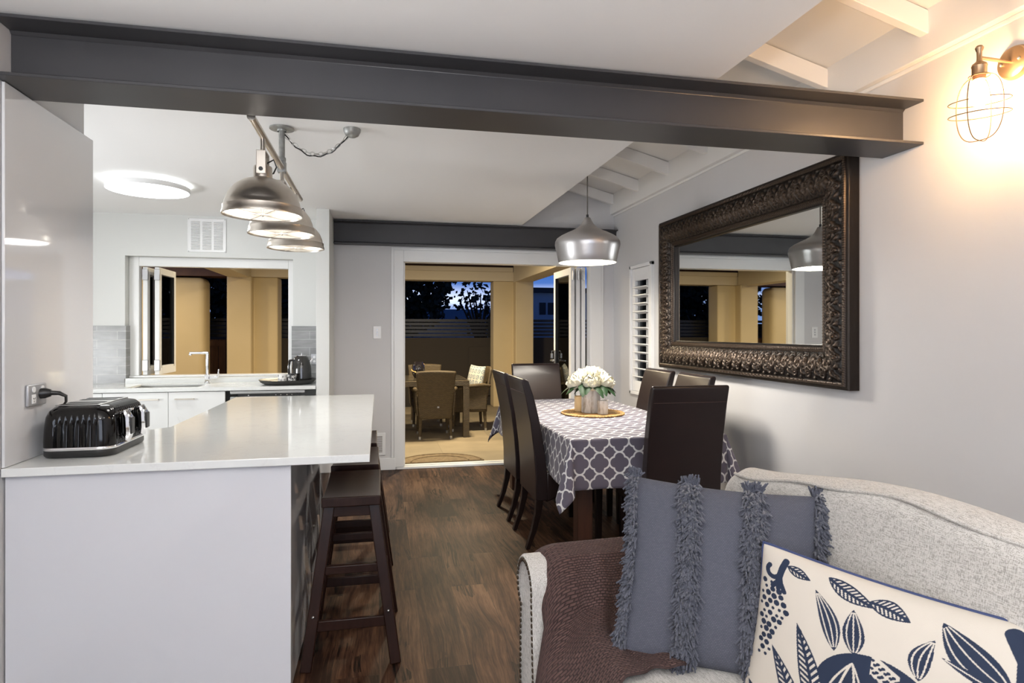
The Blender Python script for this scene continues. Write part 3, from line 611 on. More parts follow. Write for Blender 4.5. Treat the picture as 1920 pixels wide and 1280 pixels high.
mug(-.835, 5.775, 'white mug with black flowers on the tray, farther from the kettle', False)
mug(-.752, 5.775, 'black mug with white flowers on the tray, next to the kettle', True)
t = thing('power_outlet', 'grey double outlet on the tiles behind the kettle', 'power socket', (-.585, YB - .0135, 1.09))
MB().box(-.05, .045, -.010, 0, -.05, .05).obj('wall_plate', 'grey_plate', t, bevel=(.003, 2)); MB().tube([(-.02, -.010, .02), (-.02, -.014, .02)], .012, 14).tube([(-.02, -.010, -.02), (-.02, -.014, -.02)], .012, 14).obj('rocker', 'plastic_white', t)
# tiled splashback
def tiles(name, x0, x1, y, wrap):
    mb = MB(); z0, z1 = ZB + .0005, 1.405; n0 = 0
    mb.box(x0, x1, y - .012, y, z0, z1)
    if wrap == 1: mb.box(x1, x1 + .012, y - .012, FY0, z0 + .045, z1)
    if wrap == -1: mb.box(x0 - .012, x0, y - .012, FY0, z0 + .045, z1)
    mb.uv = [(a + (b - y), c - z0 - .003) for a, b, c in mb.v]; return struct(mb.obj(name, 'splash_tile'))
tiles('trim_2', XK, KX0 - .0001, YB, 1); tiles('trim_3', KX1 + .0001, -.537, YB, -1)
# wall vent
t = thing('wall_vent', 'white louvred air vent high on the kitchen wall', 'vent', (-1.555, YB, 2.24)); 
MB().box(-.165, .165, -.008, 0, -.155, .155).obj('plate', 'trim_white', t, bevel=(.002, 1))
mb = MB(); mbd = MB()
for cx in (-.098, 0, .098):
    for k in range(19):
        z = -.125 + k * .0138; mb.bar((cx - .038, -.009, z), (cx + .038, -.009, z), .009, .006, up=(0, 1, 1)); mbd.box(cx - .038, cx + .038, -.0085, -.0082, z - .0062, z - .0025)
mb.obj('louvers', 'trim_white', t); mbd.obj('gaps', 'dark_slot', t)
for x in (-.155, .155):
    for z in (-.148, .148): MB().ball((x, -.009, z), .004, 6).obj('screw', 'grey_plate', t)
# ceiling oyster light
t = thing('ceiling_light', 'round flat white lit ceiling light above the kitchen', 'ceiling light', (-1.62, 4.90, ZC))
MB().lathe([(.001, -.0005), (.225, -.0005), (.225, -.018), (.001, -.018)], 48).obj('base', 'trim_white', t)
MB().lathe([(.264, -.0595), (.22, -.064), (.001, -.066)], 64).lathe([(.238, -.0215), (.260, -.022)], 64).obj('diffuser', 'diffuser_lit', t, sharp=50)
MB().lathe([(.262, -.0225), (.268, -.026), (.268, -.055), (.2645, -.0605), (.262, -.058)], 64).obj('rim', 'trim_white', t, sharp=50)
lamp('kitchen_oyster_glow', 'AREA', (-1.62, 4.90, ZC - .07), 6, (.98, 1.0, .98), .5, shape='DISK')
# industrial bar pendant
PX, PY = -.50, 3.44
t = thing('bar_pendant', 'industrial three-shade pendant on pipe above the breakfast bar', 'pendant light', (PX, PY, ZC))
cn = MB().lathe([(.001, -.0005), (.062, -.0005), (.062, -.008), (.024, -.010), (.022, -.02)], 32).obj('ceiling_flange', 'galvanised', t)
MB().tube([(0, 0, -.01), (0, 0, -.185)], .0155, 16).lathe([(.019, -.155), (.021, -.16), (.021, -.172), (.019, -.176)], 16).box(-.021, .021, -.021, .021, -.235, -.178).obj('drop_pipe', 'galvanised', t, bevel=(.003, 2))
MB().tube([(0, -.79, -.21), (0, .78, -.21)], .0155, 16).tube([(0, -.79, -.21), (0, -.80, -.21)], .0165, 16).tube([(0, .775, -.21), (0, .785, -.21)], .0165, 16).obj('cross_bar', 'nickel_aged', t)
for y in (-.545, 0, .565):
    sh_ = MB()
    prof = [(.037, -.345), (.039, -.350), (.040, -.395), (.052, -.400), (.085, -.412), (.118, -.436), (.142, -.468), (.155, -.502), (.158, -.520), (.1635, -.524), (.1645, -.545), (.168, -.552), (.168, -.560), (.163, -.561), (.158, -.548), (.150, -.50), (.135, -.468), (.112, -.443), (.08, -.42), (.03, -.404), (.001, -.402)]
    so = MB().lathe([(.001, -.343)] + prof, 56).obj('shade', 'nickel_aged', t, loc=(0, y, 0), sharp=50)
    MB().tube([(0, 0, -.222), (0, 0, -.285)], .011, 12).ball((0, 0, -.285), .016, 8).obj('hanger', 'nickel_aged', so)
    MB().box(-.020, .020, -.046, -.040, -.385, -.283).box(-.020, .020, .040, .046, -.385, -.283).box(-.020, .020, -.040, .040, -.289, -.283).lathe([(.017, -.345), (.019, -.318), (.012, -.305), (.001, -.303)], 14).obj('bracket', 'nickel_aged', so, bevel=(.002, 2))
    for yy in (-1, 1): MB().tube([(0, yy * .044, -.365), (0, yy * .051, -.365)], .009, 10).obj('pivot_knob', 'plastic_black', so)
    MB().tube([(.01, .012, -.33), (.04, .03, -.305), (.052, .035, -.335), (.04, .03, -.365), (.02, .02, -.375)], .0035, 8).obj('cable', 'plastic_black', so)
    MB().lathe([(.001, -.549), (.156, -.549)], 48).obj('diffuser', 'shade_diffuser', so, fixn=False)
    gr = MB()
    for a in range(0, 180, 60):
        ca, sa = math.cos(math.radians(a)), math.sin(math.radians(a)); gr.bar((-.156 * ca, -.156 * sa, -.556), (.156 * ca, .156 * sa, -.556), .004, .002)
    for rr in np.linspace(.02, .155, 19): gr.tube([(rr * math.cos(q), rr * math.sin(q), -.5545) for q in np.linspace(0, 2 * PI, 40)[:-1]], .0008, 4, closed=True)
    for a in range(0, 360, 6):
        ca, sa = math.cos(math.radians(a)), math.sin(math.radians(a)); gr.bar((.03 * ca, .03 * sa, -.5545), (.156 * ca, .156 * sa, -.5545), .0012, .0008)
    gr.ball((0, 0, -.559), .006, 6); gr.obj('grille', 'nickel_aged', so)
    lamp('bar_pendant_glow', 'AREA', (PX, PY + y, ZC - .563), 1.5, (1, .97, .93), .28, shape='DISK')
hk = (.36, -.06)
MB().lathe([(.001, -.0005), (.045, -.0005), (.044, -.014), (.034, -.034), (.018, -.044), (.001, -.046)], 28, (hk[0], hk[1], 0)).obj('ceiling_hook', 'galvanised', t)
A = Vector((.016, -.004, -.035)); B = Vector((hk[0] - .02, hk[1] + .005, -.035)); ch = MB(); N = 15
cat = lambda u, s: A.lerp(B, u) + Vector((0, 0, -s * 4 * u * (1 - u)))
for k in range(N):
    a = cat(k / N, .10); b = cat((k + 1) / N, .10); m_ = (a + b) / 2; d = (b - a).normalized(); sd = d.cross(Vector((0, 0, 1))).normalized() if k % 2 else d.cross(d.cross(Vector((0, 0, 1)))).normalized(); l = (b - a).length * .62
    ch.tube([m_ + d * (l * math.cos(q)) + sd * (.0085 * math.sin(q)) for q in np.linspace(0, 2 * PI, 15)[:-1]], .0022, 6, closed=True)
ch.obj('chain', 'lamp_chain', t)
MB().tube([cat(u, .112) + Vector((0, .004 * math.sin(u * 20), .004 * math.sin(u * 31))) for u in np.linspace(0, 1, 24)], .0035, 8).obj('flex_cord', 'plastic_black', t)

# ================================================================== BAR STOOLS
def make_stool(label):
    t = thing('bar_stool', label, 'bar stool', (0, 0, 0), 0, 'bar stools along the breakfast bar')
    def top(u, v):
        x = (u - .5) * .232; y = (v - .5) * .49; return (x, y, .668 + .020 * (2 * abs(v - .5)) ** 2.2 )
    mb = MB(); nu, nv = 9, 25; mb.grid(top, nu, nv); n = nu * nv; mb.grid(lambda u, v: (top(u, v)[0], top(u, v)[1], .636 + .012 * (2 * abs(v - .5)) ** 2), nu, nv)
    per = [i * nv for i in range(nu)] + [(nu - 1) * nv + j for j in range(1, nv)] + [i * nv + nv - 1 for i in range(nu - 2, -1, -1)] + [j for j in range(nv - 2, 0, -1)]
    for a, b in zip(per, per[1:] + per[:1]): mb.f.append((a, b, b + n, a + n))
    mb.obj('seat', 'stool_wood', t, bevel=(.004, 2))
    foot = lambda sx, sy: Vector((sx * .176, sy * .235, .0)); head = lambda sx, sy: Vector((sx * .088, sy * .185, .648))
    at = lambda sx, sy, z: foot(sx, sy).lerp(head(sx, sy), z / .648)
    for sx in (-1, 1):
        for sy in (-1, 1):
            lg = MB().bar(foot(sx, sy), head(sx, sy), .036, .044, up=(1, 0, 0)).obj('leg', 'stool_wood', t, bevel=(.004, 2))
            q = at(sx, sy, .215); MB().ball((q.x, q.y + sy * .0225, q.z), .006, 6).obj('bolt', 'satin_steel', lg)
    for sy in (-1, 1):
        for z, hh in ((.17, .042), (.385, .034)):
            MB().bar(at(-1, sy, z), at(1, sy, z), .018, hh).obj('rung', 'stool_wood', t, bevel=(.003, 2))
    for sx in (-1, 1):
        MB().bar(at(sx, -1, .27), at(sx, 1, .27), .018, .036).obj('rung', 'stool_wood', t, bevel=(.003, 2))
        MB().bar(at(sx, -1, .618), at(sx, 1, .618), .020, .045).obj('apron', 'stool_wood', t, bevel=(.003, 2))
    for sy in (-1, 1): MB().bar(at(-1, sy, .618), at(1, sy, .618), .020, .045).obj('apron', 'stool_wood', t, bevel=(.003, 2))
    return t
st = make_stool('dark wooden saddle-seat bar stool at the near end of the breakfast bar'); st.location = (-.110, 2.82, 0)
dup(st, (-.118, 3.43, 0), .0, 'dark wooden bar stool tucked under the bar, middle one of the three')
dup(st, (-.130, 4.04, 0), .0, 'dark wooden bar stool tucked under the bar, farthest from the sofa')

# ================================================================== DINING SET
TX0, TX1, TY0, TY1, TZ = 1.055, 2.0, 3.33, 5.37, .742
tcx, tcy = (TX0 + TX1) / 2, (TY0 + TY1) / 2; hw, hl = (TX1 - TX0) / 2, (TY1 - TY0) / 2
t = thing('dining_table', 'dark wooden dining table under the patterned tablecloth', 'table', (tcx, tcy, 0))
MB().box(-hw + .003, hw - .003, -hl + .003, hl - .003, TZ - .032, TZ).obj('tabletop', 'table_wood', t, bevel=(.003, 2))
MB().box(-hw + .10, hw - .10, -hl + .10, hl - .10, TZ - .11, TZ - .033).obj('apron', 'table_wood', t)
for sx in (-1, 1):
    for sy in (-1, 1): MB().box(sx * (hw - .105) - .045, sx * (hw - .105) + .045, sy * (hl - .12) - .045, sy * (hl - .12) + .045, 0, TZ - .034).obj('leg', 'table_wood', t, bevel=(.004, 2))
# cloth: unfolded sheet (a, b) -> draped
OV = .285
def drape(a, b):
    ox = max(0., abs(a) - hw); oy = max(0., abs(b) - hl); sx = math.copysign(1, a); sy = math.copysign(1, b)
    x = sx * min(abs(a), hw); y = sy * min(abs(b), hl); z = TZ + .0035; r = math.hypot(ox, oy); R = .012
    if r > 0:
        phi = math.atan2(oy, ox); fold = math.sin(2 * phi)
        q = min(r / R, PI / 2); drop = R * (1 - math.cos(q)) + max(0, r - R * PI / 2); out = R * math.sin(q)
        hang = max(0, r - R * PI / 2)
        flare = .045 + .50 * fold ** 1.5
        nx, ny = math.cos(phi), math.sin(phi)
        out += hang * flare * .55; drop -= hang * flare * flare * .12
        wob = .010 * hang / OV * (math.sin(a * 13 + b * 3) if oy > ox else math.sin(b * 11 + a * 2)) + .010 * hang / OV
        twist = .09 * fold * hang * math.sin(4 * phi)
        x += sx * (out + wob) * nx + sx * twist; y += sy * (out + wob) * ny - sy * twist; z -= drop
    else: z += .0008 * math.sin(a * 9) * math.sin(b * 7)
    return (x, y, z)
def ticks(h):
    core = list(np.linspace(-h, h, 30)); e = list(h + np.concatenate([np.linspace(0, .024, 6)[1:], np.linspace(.024, OV, 17)[1:]]))
    return [-q for q in reversed(e)] + core + e
ta, tb = ticks(hw), ticks(hl); mb = MB(); mb.v = [drape(a, b) for a in ta for b in tb]; nb = len(tb)
mb.f = [(i * nb + j, (i + 1) * nb + j, (i + 1) * nb + j + 1, i * nb + j + 1) for i in range(len(ta) - 1) for j in range(nb - 1)]
mb.uv = [(a + .02, b + .04) for a in ta for b in tb]
o = mb.obj('tablecloth', 'trellis_cloth', None, loc=(tcx, tcy, 0), sharp=80); tag(o, 'slate tablecloth with white quatrefoil trellis, hanging over the dining table', 'tablecloth')
md = o.modifiers.new('thick', 'SOLIDIFY'); md.thickness = .0012; md.offset = 1

def make_chair(label):
    t = thing('dining_chair', label, 'chair', (0, 0, 0), 0, 'leather chairs around the dining table'); W = .225
    # backrest: side profile in x-z, chair faces +x
    cl = [(-.175, .30), (-.178, .45), (-.192, .60), (-.218, .78), (-.255, .95), (-.283, 1.045)]; th = [.078, .076, .070, .062, .054, .046]
    fr_ = [(x + w_ / 2, z) for (x, z), w_ in zip(cl, th)]; bk = [(x - w_ / 2, z) for (x, z), w_ in zip(cl, th)]
    poly = fr_ + [(-.279, 1.058), (-.300, 1.058)] + bk[::-1]
    o = MB().prism(poly, -W, W, 'y').obj('backrest', 'leather', t, bevel=(.014, 3), sharp=60)
    MB().tube([(-.285, -W + .012, .965), (-.2865, 0, .965), (-.285, W - .012, .965)], .0022, 6).obj('seam', 'seam_thread', o)
    MB().prism([(-.15, .285), (-.02, .335), (.12, .355), (.235, .36), (.24, .44), (.215, .475), (.05, .487), (-.15, .48)], -W, W, 'y').obj('seat', 'leather', t, bevel=(.014, 3), sharp=60)
    for sy in (-1, 1):
        MB().bar((.205, sy * .19, .36), (.205, sy * .19, 0), .044, .044, w2=.034, d2=.034).obj('leg', 'leg_wood', t, bevel=(.003, 2))
        y = sy * .19; lg = MB(); pts = [(-.185, .31), (-.195, .22), (-.222, .11), (-.262, 0)]
        a = [(x + .024 - .004 * i, z) for i, (x, z) in enumerate(pts)]; b_ = [(x - .024 + .004 * i, z) for i, (x, z) in enumerate(pts)]
        lg.prism(a + b_[::-1], y - .021, y + .021, 'y').obj('leg', 'leg_wood', t, bevel=(.003, 2))
    return t
ch0 = make_chair('dark brown leather dining chair, nearer the sofa of the two along the aisle'); ch0.location = (1.165, 3.955, 0)
dup(ch0, (1.165, 4.535, 0), 0, 'dark brown leather dining chair, nearer the patio door of the two along the aisle')
dup(ch0, (1.655, 3.385, 0), PI / 2, 'dark brown leather dining chair at the table end, its back to the sofa')
dup(ch0, (1.415, 5.295, 0), -PI / 2, 'dark brown leather dining chair at the table end by the patio door')
dup(ch0, (1.86, 4.50, 0), PI, 'dark brown leather dining chair by the mirror wall, nearer the shutter window')
dup(ch0, (1.86, 3.93, 0), PI, 'dark brown leather dining chair by the mirror wall, below the middle of the mirror')

# centrepiece
VX, VY, VZ = 1.535, 4.34, TZ + .0055
t = thing('round_placemat', 'round woven straw placemat with beaded rim under the flower vase', 'placemat', (VX, VY, VZ))
mb = MB(); 
for k, r in enumerate(np.linspace(.012, .205, 15)): mb.tube([(r * math.cos(q), r * math.sin(q), .006) for q in np.linspace(0, 2 * PI, 48)[:-1]], .0072, 6, closed=True)
mb.obj('coil', 'gold_mat', t)
mb = MB()
for k in range(56): q = 2 * PI * k / 56; mb.ball((.222 * math.cos(q), .222 * math.sin(q), .008), .0125, 5, (1, 1, .65))
mb.obj('beaded_rim', 'gold_mat', t)
PZ = VZ + .0135
t = thing('flower_vase', 'tall mottled white cylinder vase holding the white peonies', 'vase', (VX - .015, VY, PZ))
MB().lathe([(.001, 0), (.066, 0), (.068, .004), (.068, .188), (.064, .190), (.062, .185), (.061, .02), (.001, .018)], 40).obj('body', 'birch_stone', t, sharp=50)
def votive(x, y, r, h, mat, label):
    t = thing('candle_holder', label, 'candle holder', (x, y, PZ)); MB().lathe([(.001, 0), (r - .002, 0), (r, .003), (r, h), (r - .004, h + .001), (r - .006, h - .004), (r - .006, .02), (.001, .018)], 32).obj('body', mat, t, sharp=50)
    MB().lathe([(.001, 0.0185), (r - .007, .0185), (r - .007, h - .03), (.001, h - .031)], 24).obj('candle', 'wax_cream', t); MB().tube([(0, 0, h - .032), (.001, 0, h - .02)], .0012, 5).obj('wick', 'plastic_black', t)
votive(VX + .035, VY - .118, .038, .098, 'birch_stone', 'short mottled white candle holder standing in front of the vase')
votive(VX - .078, VY + .075, .036, .112, 'wax_cream', 'short cream candle holder half hidden behind the vase')
def petal(mb, az, r, lip, hwid, ruf, seed):
    """cupped petal on a ball: rises from under the bloom to its lip (polar angles from the top)"""
    rr = random.Random(seed); ph = rr.random() * 6; b0 = math.radians(158)
    def F(u, v):
        x = (u - .5) * 2; wv_ = math.sin(PI * (.10 + .62 * v)) ** .7 * (1 - .35 * max(0, v - .75) / .25 * x * x)
        lp = lip + .30 * x * x * (.4 + .6 * v) + .10 * math.sin(3 * x + ph) ; ph_ = b0 + (lp - b0) * v
        rad = r * (.92 + .10 * math.sin(PI * v) + .16 * max(0, v - .72) / .28 * (1 + ruf * math.sin(6 * x + ph)) - .10 * abs(x) ** 2 * v + .05)
        a = az + x * hwid * wv_ / max(.35, math.sin(ph_) + .15)
        return (rad * math.sin(ph_) * math.cos(a), rad * math.sin(ph_) * math.sin(a), rad * math.cos(ph_))
    mb.grid(F, 9, 11)
def peony(x, y, z, R, lean, laz, label, seed):
    t = thing('peony', label, 'flower', (VX - .015, VY, PZ + .02)); rr = random.Random(seed); mb = MB(); G_ = math.radians
    for n, r, lip, hw_ in ((6, 1.0, 84, 36), (6, .97, 62, 38), (6, .88, 46, 40), (5, .74, 33, 42), (4, .58, 24, 46), (4, .42, 17, 50), (3, .26, 10, 60)):
        o = rr.random() * 6
        for k in range(n): petal(mb, o + 2 * PI * k / n + rr.uniform(-.15, .15), r * R * rr.uniform(.93, 1.05), G_(lip + rr.uniform(-7, 7)), G_(hw_), .7, rr.random())
    h = Vector((x, y, z)); rot = Matrix.Translation(h) @ Matrix.Rotation(laz, 4, 'Z') @ Matrix.Rotation(lean, 4, 'Y'); mb.move(0, rot); mb.obj('petals', 'petal', t, sharp=180, fixn=False)
    hb = MB()
    for k in range(16): q = k * 2.4; rad = .02 * R * math.sqrt(k) * 1.6; hb.ball((rad * math.cos(q), rad * math.sin(q), .12 * R), .045 * R, 5)
    hb.move(0, rot); hb.obj('heart', 'petal_heart', t)
    s0 = Vector((x * .12, y * .12, .015)); up = (rot.to_3x3() @ Vector((0, 0, 1))).normalized(); end = h - up * R * .7; MB().tube([s0, s0.lerp(end, .5) + Vector((0, 0, .02)), end], .0035, 6).obj('stem', 'flower_stem', t)
    lf = MB()
    for k in range(4):
        az = laz + (k - 1.5) * .85 + rr.uniform(-.25, .25); base = Vector((x * .55, y * .55, .185)); ln = .125 + .04 * rr.random()
        def G(u, v, az=az, base=base, ln=ln):
            w_ = .030 * math.sin(PI * (v * .96 + .02)) ** .8 * (u - .5) * 2; d = ln * v; zz = .018 * math.sin(v * 2.2) - .62 * ln * v * v - abs(w_) * .3
            return (base.x + d * math.cos(az) - w_ * math.sin(az), base.y + d * math.sin(az) + w_ * math.cos(az), base.z + zz)
        lf.grid(G, 5, 9)
    lf.obj('leaves', 'flower_leaf', t, sharp=180, fixn=False)
rgt = Vector((.978, -.209)); fwd = Vector((.209, .978))
for i, (a, d, z, R, ln, lab) in enumerate(((-.122, -.01, .212, .060, .85, 'white peony at the outer left of the bunch, over the cream candle holder'), (.0, -.062, .212, .066, .75, 'large white peony at the front centre of the bunch, facing the sofa'), (.112, -.03, .212, .062, .8, 'white peony at the right side of the bunch, toward the mirror'),
                                        (.015, .012, .268, .066, .12, 'topmost white peony crowning the bunch'), (-.062, .055, .250, .055, .5, 'small white peony between the outer left and topmost blooms'), (.085, .085, .232, .060, .7, 'white peony at the back of the bunch, facing the shutter window'))):
    q = rgt * a + fwd * d; peony(q.x, q.y, z, R, ln, math.atan2(q.y, q.x), lab, 40 + i)

# dining pendant
t = thing('dome_pendant', 'brushed silver dome pendant hanging over the dining table', 'pendant light', (1.46, 4.24, 1.845))
prof = [(.205, 0), (.207, .004), (.216, .05), (.229, .105), (.2335, .128), (.231, .150), (.219, .172), (.190, .192), (.150, .212), (.105, .232), (.070, .252), (.045, .278), (.030, .305), (.022, .322), (.010, .326), (.001, .327)]
inn = [(r - .004 if r > .01 else r, z - .004 if z > .02 else z) for r, z in prof]
MB().lathe(prof, 64).obj('shade', 'pendant_silver', t, sharp=80)
sh2 = MB().lathe(inn[:-2] + [(.001, .315)], 64).lathe([(.207, .0), (.201, 0)], 64).obj('shade_lining', 'white_inner', t, sharp=80)
MB().ball((0, 0, .085), .045, 10).obj('bulb', 'pendant_bulb', t); MB().tube([(0, 0, .12), (0, 0, .31)], .02, 12).obj('lamp_holder', 'plastic_black', t)
MB().tube([(0, 0, .322), (0, 0, .345)], .009, 10).obj('cord_grip', 'plastic_black', t); MB().tube([(0, 0, .34), (0, 0, ZL(1.46) - 1.845)], .0042, 8).obj('cord', 'cord_grey', t)
lamp('dome_pendant_glow', 'AREA', (1.46, 4.24, 1.847), 25, (1, .93, .83), .36, shape='DISK')

# ================================================================== RIGHT WALL: switch plate side, mirror, sconce
MY0, MY1, MZ0, MZ1, MW = 2.765, 4.985, 1.045, 2.285, .232
t = thing('wall_mirror', 'large landscape mirror in a carved dark bronze frame on the right wall', 'mirror', (XR - .0005, (MY0 + MY1) / 2, (MZ0 + MZ1) / 2))
ay, az = (MY1 - MY0) / 2, (MZ1 - MZ0) / 2
PROF = [(0, .0), (0, .060), (.006, .066), (.016, .066), (.020, .074), (.034, .074), (.040, .068), (.060, .074), (.095, .080), (.13, .076), (.165, .062), (.19, .048), (.197, .050), (.205, .050), (.208, .042), (.220, .042), (.224, .034), (.232, .030), (.232, .010)]
def prof_at(s):
    # s in 0..1 along a dense re-sampling of PROF
    return PL[int(s)]
seg = []; PL = []
for (a, b), (c, d) in zip(PROF, PROF[1:]):
    n = max(1, int(math.hypot(c - a, d - b) / .0045))
    for k in range(n): PL.append((a + (c - a) * k / n, b + (d - b) * k / n))
PL.append(PROF[-1])
def relief(s, w_, P_):
    """carved height 0..1 at length s, width w_ on a rail whose motif repeats every P_"""
    if .020 <= w_ <= .034: return .5 + .5 * math.cos(2 * PI * s / .0125)
    if .197 <= w_ <= .222: return .5 + .5 * math.cos(2 * PI * s / .016 + (PI if w_ > .208 else 0))
    if not (.042 < w_ < .19): return 0.
    b = (w_ - .042) / .148; a = (s / P_) % 1.0; a2 = a * 2 - 1; h = 0.
    for cx, cy, r0, sg in ((-.52, .62, .30, 1), (.52, .62, .30, -1), (0, .30, .24, 1)):
        dx, dy = (a2 - cx) * .62, b - cy; r = math.hypot(dx, dy); th = math.atan2(dy, dx * sg)
        sp = (r / r0 * 2.0 - th / (2 * PI)) % 1.0
        if r < r0 * 1.25: h = max(h, (.5 + .5 * math.cos(2 * PI * sp)) * (1 - .45 * r / r0))
    th = math.atan2(b - .02, a2 * .7); r = math.hypot(a2 * .7, b - .02)
    h = max(h, .85 * max(0, math.cos(9 * th)) * math.exp(-((r - .62) / .22) ** 2))
    th = math.atan2(b - 1.0, (abs(a2) - 1) * .7); r = math.hypot((abs(a2) - 1) * .7, b - 1.0)
    h = max(h, .8 * max(0, math.cos(8 * th)) * math.exp(-((r - .38) / .2) ** 2))
    e_ = min(1, b / .06, (1 - b) / .06); return h * e_
for nm, L2, (ux, uz), (vx, vz) in (('top', ay, (1, 0), (0, 1)), ('bottom', ay, (-1, 0), (0, -1)), ('far', az, (0, -1), (1, 0)), ('near', az, (0, 1), (-1, 0))):
    half = az if L2 == ay else ay; n = int(L2 * 2 / .0055); mb = MB(); att = []; P_ = 2 * L2 / round(2 * L2 / .118)
    for i in range(n + 1):
        for (w_, d) in PL:
            fs = (i / n) * 2 - 1; s = fs * (L2 - w_); h = relief(s + L2, w_, P_); sh_ = .014 if .042 < w_ < .19 else .004
            p_ = half - w_; y = ux * s + vx * p_; z = uz * s + vz * p_
            mb.v.append((-(d + h * sh_), y, z)); att.append(min(1, h ** 1.4 * 1.1 + .02) if d > .02 and w_ > .018 else .14)
    k = len(PL); mb.f = [(i * k + j, (i + 1) * k + j, (i + 1) * k + j + 1, i * k + j + 1) for i in range(n) for j in range(k - 1)]
    mb.attr['relief'] = att; mb.obj('frame_rail', 'carved_bronze', t, sharp=50)
MB().box(-.014, -.010, -ay + MW - .004, ay - MW + .004, -az + MW - .004, az - MW + .004).obj('mirror_glass', 'mirror_glass', t)
MB().box(-.010, -.001, -ay + .02, ay - .02, -az + .02, az - .02).obj('backing_board', 'dark_slot', t)

SX, SY, SZ = XR, 1.957, 2.400
t = thing('wall_sconce', 'bronze cage wall lamp glowing high on the right wall near the beam', 'wall lamp', (SX, SY, SZ))
k = MB(); k.lathe([(.001, .030), (.045, .029), (.058, .022), (.064, .010), (.066, .0005)], 36); k.move(0, Matrix.Rotation(-PI / 2, 4, 'Y')); k.obj('wall_plate', 'bronze_lamp', t)
MB().ball((-.031, .035, 0), .007, 6).obj('screw', 'nickel_aged', t); MB().ball((-.031, -.035, 0), .007, 6).obj('screw', 'nickel_aged', t)
MB().tube([(-.028, 0, 0), (-.175, 0, .003)], .0065, 10).obj('arm', 'bronze_lamp', t)
q = -.175
MB().lathe([(.001, .050), (.010, .048), (.0145, .040), (.012, .031), (.009, .026), (.0085, .0), (.0105, -.012), (.024, -.022), (.0265, -.030), (.0245, -.034), (.0245, -.064), (.001, -.066)], 28, (q, 0, 0)).obj('socket', 'bronze_lamp', t, sharp=40)
MB().lathe([(.001, -.066), (.021, -.066), (.021, -.082), (.001, -.084)], 24, (q, 0, 0)).obj('collar', 'bronze_lamp', t)
mb = MB(); mb.tube([(q + .034 * math.cos(a), .034 * math.sin(a), -.068) for a in np.linspace(0, 2 * PI, 33)[:-1]], .002, 6, closed=True)
for a0 in (.25, .25 + PI / 2):
    ca, sa = math.cos(a0), math.sin(a0); pts = []
    for k in range(49):
        a = 2 * PI * k / 48; r = math.copysign(abs(math.sin(a)) ** .62, math.sin(a)) * .082; z = -.190 + math.copysign(abs(math.cos(a)) ** .9, math.cos(a)) * .125; pts.append((q + r * ca, r * sa, z))
    mb.tube(pts[:-1], .0019, 6, closed=True)
for z in (-.165, -.215): mb.tube([(q + .099 * math.cos(a), .099 * math.sin(a), z + .012 * math.cos(a - .8)) for a in np.linspace(0, 2 * PI, 49)[:-1]], .0019, 6, closed=True)
mb.obj('cage', 'wire_bronze', t)
MB().lathe([(.001, -.084), (.014, -.086), (.018, -.098), (.030, -.13), (.032, -.15), (.024, -.175), (.001, -.184)], 24, (q, 0, 0)).obj('bulb', 'sconce_bulb', t)

# back wall: switch and low vent
t = thing('light_switch', 'white triple light switch on the grey wall left of the patio door', 'light switch', (-.02, YB, 1.345))
MB().box(-.038, .038, -.009, 0, -.062, .062).obj('wall_plate', 'plastic_white', t, bevel=(.003, 2)); mb = MB()
for z in (-.028, 0, .028): mb.tube([(0, -.009, z), (0, -.012, z)], .009, 14)
mb.obj('rockers', 'grey_plate', t)
t = thing('low_wall_vent', 'small white slotted vent low on the wall behind the bar stools', 'vent', (-.055, YB, .255))
MB().box(-.115, .115, -.010, 0, -.11, .11).obj('plate', 'trim_white', t, bevel=(.003, 2)); mb = MB()
for k in range(13): mb.box(-.085, .085, -.0105, -.0095, -.078 + k * .0125, -.072 + k * .0125)
mb.obj('slots', 'cord_grey', t)

# ================================================================== SOFA
so = thing('sofa', 'cream linen sofa with rolled arms and nailhead trim by the right wall', 'sofa', (.955, 1.235, 0), math.radians(3))
HL = .775
MB().box(-.44, .40, -HL + .02, HL - .02, .10, .30).obj('base', 'linen', so, bevel=(.02, 3))
for sx in (-.38, .36):
    for sy in (-.70, .70): MB().lathe([(.001, 0), (.018, 0), (.028, .05), (.032, .099), (.001, .099)], 20, (sx, sy, 0)).obj('foot', 'leg_wood', so)
def puff(hx, hy, hz, cx, cy, cz, p=5, n=28):
    mb = MB()
    for sg in (1, -1):
        mb.grid(lambda u, v: (cx + hx * (2 * u - 1), cy + hy * (2 * v - 1), cz + sg * hz * (max(0, (1 - abs(2 * u - 1) ** p) * (1 - abs(2 * v - 1) ** p))) ** .45), n, n)
    return mb
puff(.325, .575, .085, -.085, 0, .37, 9, 34).obj('seat_cushion', 'linen', so, sharp=70)
def arm_sec(sg):
    """closed outline in y-z of a rolled arm, sg = +1 far arm"""
    o = []; cy, cz, r = .705, .555, .088
    for k in range(22): a = math.radians(-60 + 250 * k / 21); o.append((cy + r * math.cos(a), cz + r * math.sin(a)))
    o += [(.612, .46), (.600, .30), (.600, .11), (.755, .11), (.757, .30), (.752, .44)]
    return [(sg * y, z) for y, z in o]
